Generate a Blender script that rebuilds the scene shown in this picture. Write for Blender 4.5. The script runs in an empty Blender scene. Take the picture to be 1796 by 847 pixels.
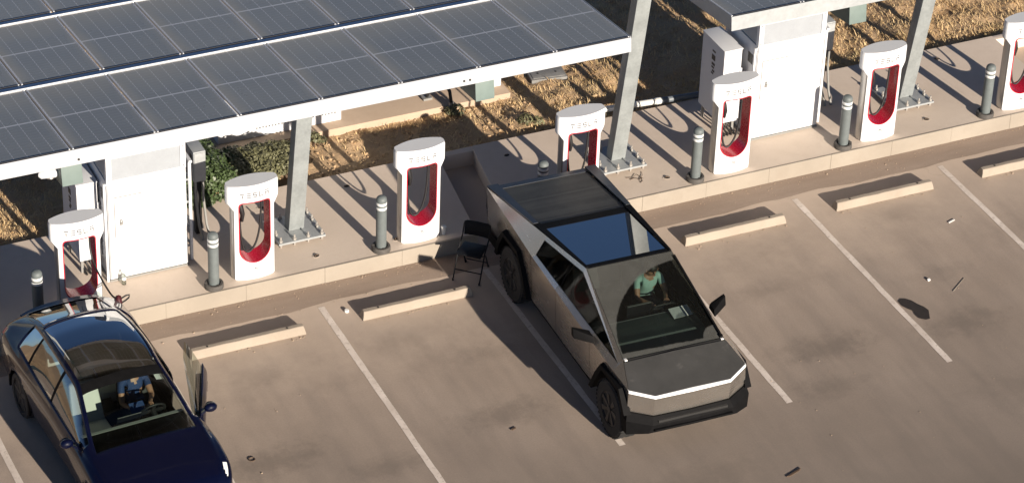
import bpy, bmesh, math, random
import numpy as np
from mathutils import Vector, Matrix
random.seed(7); rng = np.random.default_rng(7)
SC = bpy.context.scene
COL = SC.collection
R = math.radians
# ------------------------------------------------------------------ camera
F_PX = 5365.777
CAM = Vector((-14.0313, -37.3087, 26.7573))
YAW, PITCH, ROLL = -0.449083, 0.586211, 0.039431
cy, sy, cp, sp = math.cos(YAW), math.sin(YAW), math.cos(PITCH), math.sin(PITCH)
fwd = Vector((-sy*cp, cy*cp, -sp)); rt = Vector((cy, sy, 0)); up = rt.cross(fwd)
c_, s_ = math.cos(ROLL), math.sin(ROLL)
rt2 = rt*c_ + up*s_; up2 = -s_*rt + c_*up
cd = bpy.data.cameras.new('camera'); cam = bpy.data.objects.new('camera', cd); COL.objects.link(cam)
cam.matrix_world = Matrix(((rt2.x, up2.x, -fwd.x, CAM.x), (rt2.y, up2.y, -fwd.y, CAM.y), (rt2.z, up2.z, -fwd.z, CAM.z), (0, 0, 0, 1)))
cd.sensor_fit = 'HORIZONTAL'; cd.sensor_width = 36; cd.lens = F_PX/1796*36; cd.clip_start = 0.5; cd.clip_end = 3000
SC.camera = cam
# ------------------------------------------------------------------ light
SUN_EL, SUN_AZ = R(16.0), R(-82.0)          # azimuth of the sun measured from +X towards +Y
sd = Vector((math.cos(SUN_EL)*math.cos(SUN_AZ), math.cos(SUN_EL)*math.sin(SUN_AZ), math.sin(SUN_EL)))
w = bpy.data.worlds.new('World'); SC.world = w; w.use_nodes = True
nt = w.node_tree; bg = nt.nodes['Background']
sky = nt.nodes.new('ShaderNodeTexSky'); sky.sky_type = 'NISHITA'; sky.sun_disc = False
sky.sun_elevation = SUN_EL; sky.sun_rotation = math.atan2(sd.x, sd.y)
sky.air_density = 0.5; sky.dust_density = 0.3; sky.ozone_density = 2.5
nt.links.new(sky.outputs[0], bg.inputs[0]); bg.inputs[1].default_value = 0.05
sl = bpy.data.lights.new('sun', 'SUN'); sl.energy = 5.0; sl.angle = R(0.53); sl.color = (1.0, 0.875, 0.735)
so = bpy.data.objects.new('sun', sl); COL.objects.link(so); so.location = (5, -30, 30)
so.rotation_euler = (-sd).to_track_quat('-Z', 'Y').to_euler()
SC.view_settings.view_transform = 'Standard'; SC.view_settings.look = 'None'
SC.view_settings.exposure = 0.90; SC.view_settings.gamma = 1.0; SC.view_settings.use_curve_mapping = False
SC.cycles.max_bounces = 8; SC.cycles.transparent_max_bounces = 12

# ------------------------------------------------------------------ materials
def new_mat(name):
    m = bpy.data.materials.new(name); m.use_nodes = True
    return m, m.node_tree, m.node_tree.nodes, m.node_tree.nodes['Principled BSDF']
def N(nt, t, **kw):
    n = nt.nodes.new(t)
    for k, v in kw.items():
        if k in n.inputs: n.inputs[k].default_value = v
        else: setattr(n, k, v)
    return n
def wpos(nt): return nt.nodes.new('ShaderNodeNewGeometry').outputs['Position']
def noise(nt, vec, scale, detail=4, rough=.55):
    n = N(nt, 'ShaderNodeTexNoise'); n.inputs['Scale'].default_value = scale
    n.inputs['Detail'].default_value = detail; n.inputs['Roughness'].default_value = rough
    nt.links.new(vec, n.inputs['Vector']); return n.outputs['Fac']
def mrange(nt, val, a, b, c=0., d=1., smooth=False):
    n = N(nt, 'ShaderNodeMapRange')
    if smooth: n.interpolation_type = 'SMOOTHSTEP'
    nt.links.new(val, n.inputs['Value'])
    for k, v in zip(('From Min', 'From Max', 'To Min', 'To Max'), (a, b, c, d)): n.inputs[k].default_value = v
    return n.outputs['Result']
def math_(nt, op, a, b=None, c=None):
    n = N(nt, 'ShaderNodeMath', operation=op)
    for i, x in enumerate((a, b, c)):
        if x is None: continue
        if isinstance(x, (int, float)): n.inputs[i].default_value = x
        else: nt.links.new(x, n.inputs[i])
    return n.outputs[0]
def mixc(nt, fac, a, b, blend='MIX'):
    n = N(nt, 'ShaderNodeMix', data_type='RGBA', blend_type=blend)
    for i, x in ((0, fac), (6, a), (7, b)):
        if isinstance(x, (int, float)): n.inputs[i].default_value = x
        elif isinstance(x, tuple): n.inputs[i].default_value = (*x, 1) if len(x) == 3 else x
        else: nt.links.new(x, n.inputs[i])
    return n.outputs[2]
def bump(nt, bsdf, height, strength=.3, dist=.01):
    b = N(nt, 'ShaderNodeBump'); b.inputs['Strength'].default_value = strength; b.inputs['Distance'].default_value = dist
    nt.links.new(height, b.inputs['Height']); nt.links.new(b.outputs[0], bsdf.inputs['Normal'])
def pbr(name, col, rough=.5, metal=0., var=.12, scale=6., b=0., bscale=60., coat=0., spec=.5, tint=None):
    m, nt, nd, p = new_mat(name)
    p.inputs['Roughness'].default_value = rough; p.inputs['Metallic'].default_value = metal
    p.inputs['Coat Weight'].default_value = coat; p.inputs['Specular IOR Level'].default_value = spec
    pos = wpos(nt)
    f1 = noise(nt, pos, scale); f2 = noise(nt, pos, scale*7.3, 3)
    f = math_(nt, 'ADD', math_(nt, 'MULTIPLY', f1, .65), math_(nt, 'MULTIPLY', f2, .35))
    f = mrange(nt, f, .3, .7)
    dk = tuple(x*(1-var) for x in col); lt = tint if tint else tuple(min(1, x*(1+var)) for x in col)
    nt.links.new(mixc(nt, f, dk, lt), p.inputs['Base Color'])
    rr = mrange(nt, f2, .3, .7, max(0, rough-.06), min(1, rough+.06)); nt.links.new(rr, p.inputs['Roughness'])
    if b: bump(nt, p, noise(nt, pos, bscale, 3), b)
    return m
def glass(name, tint, rough=.02, refl=1.0):
    m, nt, nd, p = new_mat(name); nd.remove(p)
    out = nd['Material Output']
    tr = N(nt, 'ShaderNodeBsdfTransparent'); tr.inputs[0].default_value = (*tint, 1)
    gl = N(nt, 'ShaderNodeBsdfGlossy'); gl.inputs['Roughness'].default_value = rough
    fr = N(nt, 'ShaderNodeFresnel'); fr.inputs[0].default_value = 1.52
    fac = math_(nt, 'MULTIPLY', fr.outputs[0], refl)
    mx = N(nt, 'ShaderNodeMixShader'); nt.links.new(fac, mx.inputs[0]); nt.links.new(tr.outputs[0], mx.inputs[1]); nt.links.new(gl.outputs[0], mx.inputs[2])
    nt.links.new(mx.outputs[0], out.inputs[0])
    return m, nt, mx, out
M = {}
M['white'] = pbr('white_powder_coat', (.60, .625, .655), .38, var=.02, scale=3)
M['cab_white'] = pbr('cabinet_white', (.585, .605, .63), .5, var=.03, scale=2)
M['silver'] = pbr('brushed_silver', (.55, .54, .52), .35, metal=.8, var=.08)
M['red'] = pbr('red_plastic', (.50, .010, .030), .28, var=.06, coat=.3)
M['rubber'] = pbr('black_rubber', (.012, .012, .013), .55, var=.2)
M['black'] = pbr('black_plastic', (.0065, .0065, .007), .6, var=.25, scale=12, spec=.06)
M['grey_print'] = pbr('grey_print', (.085, .082, .082), .5, var=.05)
M['bollard'] = pbr('bollard_grey', (.115, .135, .138), .6, var=.14, scale=9)
M['bollard_base'] = pbr('bollard_base', (.07, .065, .06), .75, var=.35, scale=14)
M['reflective'] = pbr('reflective_band', (.62, .64, .64), .35, var=.08)
M['galv'] = pbr('galvanised_steel', (.235, .258, .262), .5, metal=.1, var=.22, scale=3.5, b=.05)
M['galv_light'] = pbr('galvanised_light', (.315, .335, .345), .5, metal=.2, var=.14, scale=3)
M['fascia'] = pbr('white_steel_fascia', (.37, .385, .41), .5, var=.05, scale=1.5)
M['teal_steel'] = pbr('primed_steel', (.135, .18, .17), .55, var=.1, scale=2)
M['bolt'] = pbr('bolt_steel', (.42, .40, .37), .45, metal=.4, var=.2, scale=20)
M['panel_frame'] = pbr('panel_frame_silver', (.58, .60, .62), .5, metal=.1, var=.05)
M['dark_frame'] = pbr('panel_rail_black', (.010, .012, .02), .5, var=.2)
M['vent'] = pbr('vent_mesh_grey', (.29, .315, .345), .6, var=.08, scale=4, b=.3, bscale=300)
M['dark_gap'] = pbr('dark_recess', (.012, .012, .012), .8)
M['screen_print'] = pbr('dark_print', (.04, .04, .04), .5)
M['pvc'] = pbr('pvc_white', (.6, .6, .57), .4, var=.06)
M['pvc_grey'] = pbr('pvc_grey', (.12, .14, .16), .45, var=.08)
M['conduit'] = pbr('conduit_grey', (.22, .22, .21), .5, var=.1)
M['vault'] = pbr('vault_lid', (.19, .19, .185), .7, var=.2, scale=10, b=.3)
M['wheel_rim'] = pbr('dark_rim', (.014, .014, .015), .42, metal=.2, var=.15)
M['tyre'] = pbr('tyre_rubber', (.016, .016, .016), .8, var=.3, scale=20, b=.3, bscale=90)
M['paper'] = pbr('paper_white', (.72, .72, .70), .7, var=.04)
M['lamp_white'] = pbr('light_bar', (.78, .80, .82), .25, var=.03)
M['seat_cream'] = pbr('seat_cream', (.62, .62, .58), .6, var=.05)
M['seat_black'] = pbr('seat_black', (.02, .02, .021), .6, var=.15)
M['dash_top'] = pbr('dash_top', (.062, .085, .078), .7, var=.1)
M['dash_pale'] = pbr('dash_pale', (.30, .31, .29), .6, var=.06)
M['screen'] = pbr('screen_black', (.008, .008, .010), .15)
M['skin'] = pbr('skin', (.36, .19, .12), .5, var=.08, scale=14)
M['hair'] = pbr('hair_dark', (.014, .010, .008), .55, var=.3, scale=40)
M['teal_cloth'] = pbr('teal_cloth', (.33, .50, .445), .8, var=.12, scale=14)
M['blue_cloth'] = pbr('blue_cloth', (.013, .038, .125), .8, var=.15, scale=14)
M['trousers'] = pbr('dark_trousers', (.03, .032, .04), .85, var=.2, scale=14)
M['chair_black'] = pbr('chair_black', (.006, .007, .009), .5, var=.2, spec=.2)
M['paint_line'] = None

# asphalt -------------------------------------------------------------
W_ST = 2.7479
def line_x(k): return (k-1)*W_ST
SPOTS = [(-2.0, -4.9, .75, .5), (-.6, -5.6, .55, .4), (1.45, -5.1, .7, .45), (.95, -2.75, .7, .35), (.1, -6.9, .9, .4), (1.9, -3.6, .5, .3),
         (6.7, -5.4, .75, .5), (6.2, -6.3, .6, .4), (6.9, -2.55, .6, .4), (6.5, -3.7, .45, .3), (9.6, -2.55, .6, .4), (9.35, -4.3, .5, .25),
         (9.0, -5.6, .7, .45), (12.0, -5.6, .9, .4), (12.4, -3.2, .6, .3), (-1.5, -2.9, .6, .35), (3.5, -7.6, .9, .3), (8.9, -7.4, 1.1, .25)]
def asphalt_color(nt, pos):
    n1 = mrange(nt, noise(nt, pos, .45, 5, .6), .32, .68)
    n2 = mrange(nt, noise(nt, pos, 2.2, 6, .65), .3, .7)
    n3 = mrange(nt, noise(nt, pos, 38, 5, .7), .3, .7)
    mp = N(nt, 'ShaderNodeMapping'); nt.links.new(pos, mp.inputs[0]); mp.inputs['Scale'].default_value = (2.3, .42, 1)
    n4 = mrange(nt, noise(nt, mp.outputs[0], 1.1, 5, .6), .42, .66)       # drive tracks along the stalls
    c = mixc(nt, n1, (.35, .285, .234), (.42, .347, .29))
    c = mixc(nt, math_(nt, 'MULTIPLY', n4, .45), c, (.215, .184, .162))
    c = mixc(nt, math_(nt, 'MULTIPLY', n2, .30), c, (.42, .34, .275))
    c = mixc(nt, math_(nt, 'MULTIPLY', n3, .38), c, (.21, .175, .15))
    acc = None
    dn = math_(nt, 'MULTIPLY', math_(nt, 'SUBTRACT', noise(nt, pos, 3.4, 6, .75), .5), 2.4)
    for x, y, r, s in SPOTS:
        v = N(nt, 'ShaderNodeVectorMath', operation='SUBTRACT'); nt.links.new(pos, v.inputs[0]); v.inputs[1].default_value = (x, y, 0)
        v2 = N(nt, 'ShaderNodeVectorMath', operation='MULTIPLY'); nt.links.new(v.outputs[0], v2.inputs[0]); v2.inputs[1].default_value = (.85/r, 1.9/r, 0)
        ln = N(nt, 'ShaderNodeVectorMath', operation='LENGTH'); nt.links.new(v2.outputs[0], ln.inputs[0])
        d = math_(nt, 'ADD', ln.outputs['Value'], dn)
        a = mrange(nt, d, .0, 1.25, s*.85, 0, True)
        acc = a if acc is None else math_(nt, 'MAXIMUM', acc, a)
    c = mixc(nt, acc, c, (.095, .082, .072))
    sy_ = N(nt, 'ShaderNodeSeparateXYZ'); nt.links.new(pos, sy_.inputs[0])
    lane_vignette = mrange(nt, math_(nt, 'ADD', sy_.outputs[1], math_(nt, 'MULTIPLY', n1, .8)), -9.6, -3.6, .78, 0)   # driven part carries less dust; lens vignette also painted into the colour
    c = mixc(nt, lane_vignette, c, (.15, .129, .110))
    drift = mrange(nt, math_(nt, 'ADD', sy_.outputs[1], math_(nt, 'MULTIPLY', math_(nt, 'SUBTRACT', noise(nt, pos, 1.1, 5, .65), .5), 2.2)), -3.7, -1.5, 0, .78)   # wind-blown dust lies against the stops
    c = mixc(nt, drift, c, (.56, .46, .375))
    # cracks and scuffs
    vo = N(nt, 'ShaderNodeTexVoronoi', feature='DISTANCE_TO_EDGE'); vo.inputs['Scale'].default_value = .33
    wv = N(nt, 'ShaderNodeVectorMath', operation='ADD'); nt.links.new(pos, wv.inputs[0])
    nz = N(nt, 'ShaderNodeTexNoise'); nz.inputs['Scale'].default_value = 1.3; nz.inputs['Detail'].default_value = 5; nt.links.new(pos, nz.inputs['Vector'])
    nt.links.new(nz.outputs['Color'], wv.inputs[1]); nt.links.new(wv.outputs[0], vo.inputs['Vector'])
    ck = mrange(nt, vo.outputs['Distance'], .0, .005, .28, 0)
    ck = math_(nt, 'MULTIPLY', ck, mrange(nt, noise(nt, pos, .8, 2), .5, .6))
    c = mixc(nt, ck, c, (.33, .27, .215))
    return c, n3
def make_asphalt():
    m, nt, nd, p = new_mat('dusty_asphalt'); pos = wpos(nt)
    c, n3 = asphalt_color(nt, pos)
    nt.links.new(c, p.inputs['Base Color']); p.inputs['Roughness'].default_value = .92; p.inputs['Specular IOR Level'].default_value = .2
    bump(nt, p, noise(nt, pos, 70, 4, .7), .35, .01)
    return m
def make_line_paint():
    m, nt, nd, p = new_mat('worn_line_paint'); pos = wpos(nt)
    a = mrange(nt, noise(nt, pos, 14, 6, .75), .33, .47); a2 = mrange(nt, noise(nt, pos, 1.7, 3), .2, .6, .5, 1)
    c = mixc(nt, math_(nt, 'MULTIPLY', a, a2), (.42, .355, .30), (.74, .665, .60))
    g = mrange(nt, noise(nt, pos, 3.1, 4), .35, .7, 0, .35)
    c = mixc(nt, g, c, (.40, .33, .27))
    nt.links.new(c, p.inputs['Base Color']); p.inputs['Roughness'].default_value = .85
    return m
def make_gutter():
    m, nt, nd, p = new_mat('gutter_dust'); pos = wpos(nt)
    mp = N(nt, 'ShaderNodeMapping'); nt.links.new(pos, mp.inputs[0]); mp.inputs['Scale'].default_value = (.5, 2.4, 1)
    n1 = mrange(nt, noise(nt, mp.outputs[0], 1.4, 6, .65), .3, .7); n2 = mrange(nt, noise(nt, pos, 30, 5, .7), .3, .7)
    c = mixc(nt, n1, (.275, .212, .168), (.35, .278, .226)); c = mixc(nt, math_(nt, 'MULTIPLY', n2, .3), c, (.20, .155, .122))
    nt.links.new(c, p.inputs['Base Color']); p.inputs['Roughness'].default_value = .95
    bump(nt, p, noise(nt, pos, 60, 4, .7), .3, .008)
    return m
def make_concrete(name, a, b, d, bs=.15):
    m, nt, nd, p = new_mat(name); pos = wpos(nt)
    n1 = mrange(nt, noise(nt, pos, .9, 6, .6), .3, .7); n2 = mrange(nt, noise(nt, pos, 45, 4, .7), .3, .7); n3 = mrange(nt, noise(nt, pos, 3.7, 5, .7), .5, .75)
    c = mixc(nt, n1, a, b); c = mixc(nt, math_(nt, 'MULTIPLY', n2, .18), c, d); c = mixc(nt, math_(nt, 'MULTIPLY', n3, .3), c, d)
    nt.links.new(c, p.inputs['Base Color']); p.inputs['Roughness'].default_value = .88; p.inputs['Specular IOR Level'].default_value = .3
    bump(nt, p, noise(nt, pos, 90, 3, .7), bs, .006)
    return m
def make_dirt():
    m, nt, nd, p = new_mat('dry_dirt'); pos = wpos(nt)
    n1 = mrange(nt, noise(nt, pos, 1.1, 6, .65), .3, .7); n2 = mrange(nt, noise(nt, pos, 16, 6, .75), .3, .7); n3 = mrange(nt, noise(nt, pos, 5, 5, .7), .45, .7)
    c = mixc(nt, n1, (.50, .35, .21), (.60, .45, .29)); c = mixc(nt, math_(nt, 'MULTIPLY', n2, .5), c, (.34, .22, .13))
    c = mixc(nt, math_(nt, 'MULTIPLY', n3, .5), c, (.48, .36, .22))
    nt.links.new(c, p.inputs['Base Color']); p.inputs['Roughness'].default_value = .97; p.inputs['Specular IOR Level'].default_value = .1
    bump(nt, p, noise(nt, pos, 24, 5, .8), .7, .03)
    return m
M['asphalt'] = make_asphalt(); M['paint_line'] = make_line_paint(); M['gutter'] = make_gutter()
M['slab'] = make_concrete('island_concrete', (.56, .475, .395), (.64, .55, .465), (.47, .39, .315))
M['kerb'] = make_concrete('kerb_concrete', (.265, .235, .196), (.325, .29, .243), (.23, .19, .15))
M['stop'] = make_concrete('wheel_stop_concrete', (.29, .25, .205), (.36, .315, .26), (.235, .185, .14), .25)
M['pad'] = make_concrete('pad_concrete', (.40, .31, .23), (.47, .37, .28), (.33, .25, .18))
M['dirt'] = make_dirt()
M['oil'] = pbr('oil_wet', (.028, .022, .018), .55, var=.3, scale=10)
def make_grass():
    m, nt, nd, p = new_mat('dry_grass_blades'); pos = wpos(nt)
    n1 = mrange(nt, noise(nt, pos, 2.3, 4), .35, .65); n2 = mrange(nt, noise(nt, pos, 60, 2), .3, .7); n3 = mrange(nt, noise(nt, pos, .9, 3), .55, .7)
    c = mixc(nt, n1, (.62, .44, .23), (.74, .58, .34)); c = mixc(nt, math_(nt, 'MULTIPLY', n2, .5), c, (.36, .23, .11)); c = mixc(nt, math_(nt, 'MULTIPLY', n3, .45), c, (.30, .27, .13))
    nt.links.new(c, p.inputs['Base Color']); p.inputs['Roughness'].default_value = .9; p.inputs['Specular IOR Level'].default_value = .1
    return m
M['grass'] = make_grass()
M['leaf_green'] = pbr('leaf_green', (.048, .076, .026), .5, var=.55, scale=5)
M['leaf_olive'] = pbr('leaf_olive', (.115, .115, .058), .6, var=.45, scale=5)
M['twig'] = pbr('twig_brown', (.09, .06, .04), .9)
# solar cells: printed cell strips, dashes and dust
def make_cells(L, Wd):
    m, nt, nd, p = new_mat('solar_cells')
    tc = N(nt, 'ShaderNodeTexCoord'); sx = N(nt, 'ShaderNodeSeparateXYZ'); nt.links.new(tc.outputs['Object'], sx.inputs[0])
    X, Y = sx.outputs[0], sx.outputs[1]            # X 0..Wd , Y 0..L
    pw = (Wd-.05)/6
    u = math_(nt, 'DIVIDE', math_(nt, 'SUBTRACT', X, .025), pw)
    fr = math_(nt, 'ABSOLUTE', math_(nt, 'SUBTRACT', math_(nt, 'FRACT', math_(nt, 'ADD', u, .5)), .5))
    colgap = mrange(nt, fr, .014, .030, 1, 0)
    v = math_(nt, 'DIVIDE', Y, L/24)
    fv = math_(nt, 'FRACT', v); dash = mrange(nt, math_(nt, 'ABSOLUTE', math_(nt, 'SUBTRACT', fv, .5)), .28, .36, 1, 0)
    hv = math_(nt, 'ABSOLUTE', math_(nt, 'SUBTRACT', math_(nt, 'FRACT', math_(nt, 'ADD', v, .5)), .5))
    rowgap = mrange(nt, hv, .02, .06, .16, 0)
    mid = mrange(nt, math_(nt, 'ABSOLUTE', math_(nt, 'SUBTRACT', Y, L/2)), .012, .020, .85, 0)
    line = math_(nt, 'MULTIPLY', colgap, math_(nt, 'ADD', math_(nt, 'MULTIPLY', dash, .75), .14))
    oi = N(nt, 'ShaderNodeObjectInfo'); rnd = oi.outputs['Random']
    pos = wpos(nt)
    n1 = mrange(nt, noise(nt, pos, 1.3, 5), .3, .7); n2 = mrange(nt, noise(nt, pos, 9, 5), .3, .7)
    c = mixc(nt, rnd, (.208, .215, .198), (.246, .250, .224))
    # dust settled along the low edge and one side
    d1 = mrange(nt, Y, L*.55, L, 0, .32, True); d2 = mrange(nt, X, .22, 0, 0, .40, True); d3 = mrange(nt, X, Wd-.13, Wd, 0, .2, True)
    d4 = mrange(nt, Y, L-.10, L, 0, .30)
    dust = math_(nt, 'MAXIMUM', math_(nt, 'ADD', d1, d4), math_(nt, 'MAXIMUM', d2, d3))
    dust = math_(nt, 'ADD', dust, math_(nt, 'MULTIPLY', n1, .12)); dust = math_(nt, 'MULTIPLY', dust, mrange(nt, n2, 0, 1, .8, 1.15))
    c = mixc(nt, dust, c, (.42, .41, .375))
    ln = math_(nt, 'MAXIMUM', math_(nt, 'MAXIMUM', line, rowgap), mid)
    c = mixc(nt, ln, c, (.62, .63, .63))
    nt.links.new(c, p.inputs['Base Color']); p.inputs['Roughness'].default_value = .30; p.inputs['Specular IOR Level'].default_value = .5
    nt.links.new(mrange(nt, dust, 0, .5, .22, .55), p.inputs['Roughness'])
    return m

# ------------------------------------------------------------------ mesh helpers
class MB:
    def __init__(s): s.v = []; s.f = []
    def add(s, vs, fs):
        o = len(s.v); s.v += [tuple(x) for x in vs]; s.f += [tuple(i+o for i in f) for f in fs]; return s
    def box(s, x0, x1, y0, y1, z0, z1):
        return s.hexa([(x0, y0, z0), (x1, y0, z0), (x1, y1, z0), (x0, y1, z0)], [(x0, y0, z1), (x1, y0, z1), (x1, y1, z1), (x0, y1, z1)])
    def hexa(s, b, t):
        n = len(b); vs = list(b)+list(t)
        fs = [tuple(range(n-1, -1, -1)), tuple(range(n, 2*n))]+[(i, (i+1) % n, n+(i+1) % n, n+i) for i in range(n)]
        return s.add(vs, fs)
    def bar(s, p, q, a, b, upv=(0, 0, 1)):
        p = Vector(p); q = Vector(q); d = (q-p).normalized(); u = Vector(upv); sdv = d.cross(u)
        if sdv.length < 1e-4: sdv = d.cross(Vector((1, 0, 0)))
        sdv.normalize(); u = sdv.cross(d)
        off = [sdv*a/2*i+u*b/2*j for i, j in ((-1, -1), (1, -1), (1, 1), (-1, 1))]
        return s.hexa([p+o for o in off], [q+o for o in off])
    def cyl(s, p, q, r, n=12, r2=None):
        p = Vector(p); q = Vector(q); d = (q-p).normalized(); a = d.orthogonal().normalized(); b = d.cross(a); r2 = r if r2 is None else r2
        c = [(a*math.cos(2*math.pi*i/n)+b*math.sin(2*math.pi*i/n)) for i in range(n)]
        return s.hexa([p+x*r for x in c], [q+x*r2 for x in c])
    def tube(s, pts, r, n=8, closed=False):
        pts = [Vector(p) for p in pts]; m = len(pts); vs = []; prev = None
        for i, p in enumerate(pts):
            d = (pts[(i+1) % m if closed else min(i+1, m-1)]-pts[(i-1) % m if closed else max(i-1, 0)]).normalized()
            a = d.orthogonal().normalized() if prev is None else (prev-d*prev.dot(d)).normalized()
            prev = a; b = d.cross(a); rr = r[i] if isinstance(r, (list, tuple)) else r
            vs += [p+(a*math.cos(2*math.pi*k/n)+b*math.sin(2*math.pi*k/n))*rr for k in range(n)]
        fs = []
        for i in range(m if closed else m-1):
            j = (i+1) % m
            fs += [(i*n+k, i*n+(k+1) % n, j*n+(k+1) % n, j*n+k) for k in range(n)]
        if not closed: fs += [tuple(range(n-1, -1, -1)), tuple((m-1)*n+k for k in range(n))]
        return s.add(vs, fs)
    def lathe(s, prof, n=24, c=(0, 0, 0)):
        vs = []; fs = []; m = len(prof)
        for r, z in prof:
            vs += [(c[0]+max(r, 1e-4)*math.cos(2*math.pi*k/n), c[1]+max(r, 1e-4)*math.sin(2*math.pi*k/n), c[2]+z) for k in range(n)]
        for i in range(m-1): fs += [(i*n+k, i*n+(k+1) % n, (i+1)*n+(k+1) % n, (i+1)*n+k) for k in range(n)]
        fs += [tuple(range(n-1, -1, -1)), tuple((m-1)*n+k for k in range(n))]
        return s.add(vs, fs)
    def ell(s, c, rx, ry, rz, n=12, m=8):
        return s.add(*ellipsoid(c, rx, ry, rz, n, m))
    def ngon(s, pts): return s.add(pts, [tuple(range(len(pts)))])
    def slab(s, pts, nrm, t):                    # polygon with thickness behind its face
        nrm = Vector(nrm).normalized(); a = [Vector(p) for p in pts]; b = [p-nrm*t for p in a]
        return s.hexa(b, a)
def ellipsoid(c, rx, ry, rz, n, m):
    vs = []; fs = []
    for i in range(m+1):
        th = math.pi*i/m
        for k in range(n):
            ph = 2*math.pi*k/n
            vs.append((c[0]+rx*math.sin(th)*math.cos(ph), c[1]+ry*math.sin(th)*math.sin(ph), c[2]+rz*math.cos(th)))
    for i in range(m): fs += [(i*n+k, (i+1)*n+k, (i+1)*n+(k+1) % n, i*n+(k+1) % n) for k in range(n)]
    return vs, fs
def obj(name, mb, mat, parent=None, bevel=0., seg=2, smooth=35, loc=None, rz=0., fix=True):
    me = bpy.data.meshes.new(name); me.from_pydata(mb.v, [], mb.f)
    bm = bmesh.new(); bm.from_mesh(me)
    if fix:
        bmesh.ops.remove_doubles(bm, verts=bm.verts, dist=1e-5)
        bmesh.ops.recalc_face_normals(bm, faces=bm.faces)
    if bevel:
        es = [e for e in bm.edges if len(e.link_faces) == 2 and e.calc_face_angle(0) > R(30)]
        bmesh.ops.bevel(bm, geom=es, offset=bevel, segments=seg, affect='EDGES', clamp_overlap=True, profile=.6)
    bm.to_mesh(me); bm.free()
    me.shade_smooth(); me.set_sharp_from_angle(angle=R(smooth))
    if mat is not None:
        for m in (mat if isinstance(mat, (list, tuple)) else [mat]): me.materials.append(m)
    o = bpy.data.objects.new(name, me); COL.objects.link(o)
    if parent is not None: o.parent = parent
    if loc is not None: o.location = loc
    o.rotation_euler.z = rz
    return o
def tag(o, label, cat, group=None):
    o['label'] = label; o['category'] = cat
    if group: o['group'] = group
    return o
def thing(name, label, cat, loc=(0, 0, 0), rz=0., group=None):
    o = bpy.data.objects.new(name, None); COL.objects.link(o); o.location = loc; o.rotation_euler.z = rz; o.empty_display_size = .2
    return tag(o, label, cat, group)
def struct(name, mb, mat, **k):
    o = obj(name, mb, mat, **k); o['kind'] = 'structure'; return o
def dup(root, loc=None, label=None, rz=None):
    def cp_(o, par):
        c = o.copy(); COL.objects.link(c)
        if par is not None: c.parent = par
        for ch in o.children: cp_(ch, c)
        return c
    r = cp_(root, None)
    if loc is not None: r.location = loc
    if rz is not None: r.rotation_euler.z = rz
    if label: r['label'] = label
    return r

ZI = .277; ZD = .20
# ------------------------------------------------------------------ ground
g = MB(); g.add([(-500, -500, 0), (500, -500, 0), (500, 1.62, 0), (-500, 1.62, 0)], [(0, 1, 2, 3)])
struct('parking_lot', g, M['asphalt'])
gu = MB(); n = 160
xs = np.linspace(-14, 26, n+1)
edge = [-1.50+.03*math.sin(x*1.7)+.018*math.sin(x*5.1+1)+random.uniform(-.012, .012) for x in xs]
gu.add([(x, e, .004) for x, e in zip(xs, edge)]+[(x, -.95, .004) for x in xs], [(i, i+1, n+2+i, n+1+i) for i in range(n)])
struct('gutter', gu, M['gutter'])
lines = MB()
for k in range(-3, 9):
    l = MB(); x = line_x(k); m_ = 24
    pts = []
    for i in range(m_+1):
        y = -1.58-(6.42-1.58)*i/m_
        pts.append((x-.05+random.uniform(-.005, .005), y, .004)); pts.append((x+.05+random.uniform(-.005, .005), y, .004))
    l.add(pts, [(2*i, 2*i+1, 2*i+3, 2*i+2) for i in range(m_)])
    struct('parking_line', l, M['paint_line'])
# concrete islands with their kerbs
def island(x0f, x0b, x1f, x1b):
    s = MB(); yf, yb = -.965, 1.43
    s.hexa([(x0f, yf, -.05), (x1f, yf, -.05), (x1b, yb, -.05), (x0b, yb, -.05)], [(x0f, yf, ZI), (x1f, yf, ZI), (x1b, yb, ZI), (x0b, yb, ZI)])
    o = struct('pavement', s, M['slab'], bevel=.006, seg=1)
    n = max(1, round((x1f-x0f)/1.22)); st = (x1f-x0f)/n
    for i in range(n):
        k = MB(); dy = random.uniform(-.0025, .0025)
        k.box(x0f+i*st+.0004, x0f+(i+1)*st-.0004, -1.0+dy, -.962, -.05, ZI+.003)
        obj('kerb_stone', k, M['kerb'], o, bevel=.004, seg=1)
    return o
island(-7.44, -7.10, 2.87, 3.20)
island(3.45, 3.83, 13.86, 13.84)
island(14.45, 14.85, 25, 25)
# low wall closing the gaps at the back
for xa, xb in ((3.15, 3.86), (13.80, 14.88), (-7.9, -7.1)):
    k = MB(); k.box(xa, xb, 1.30, 1.435, -.05, ZI-.006); struct('kerb', k, M['slab'], bevel=.01)
# dirt
from mathutils import noise as mnoise
def dz(x, y):
    return (.06*mnoise.noise((x*2.1, y*2.1, 3.3))+.035*mnoise.noise((x*5.2, y*5.2, 1.7))+.02*mnoise.noise((x*11, y*11, .7))+.5*(.035*math.sin(x*1.3+y*.7)+.03*math.sin(x*2.9-y*2.1+1.3)+.02*math.sin(x*5.3+y*4.7)+.014*math.sin(x*9.7-y*8.1+.5)))*min(1, max(0, (y-1.5)/.5))*(.35 if -.8 < x < 5.3 and y > 2.5 else 1)
nx, ny = 420, 130
X = np.linspace(-14, 26, nx+1); Y = np.concatenate([np.linspace(1.46, 9, 120), np.linspace(9.2, 26, 31)]); ny = len(Y)-1
dv = []
for j, y in enumerate(Y):
    for i, x in enumerate(X):
        e = 0 if (i in (0, nx) or j in (0, ny)) else 1
        dv.append((x, y, ZD-.02+e*(dz(x, y)+random.uniform(-.010, .010))))
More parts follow.
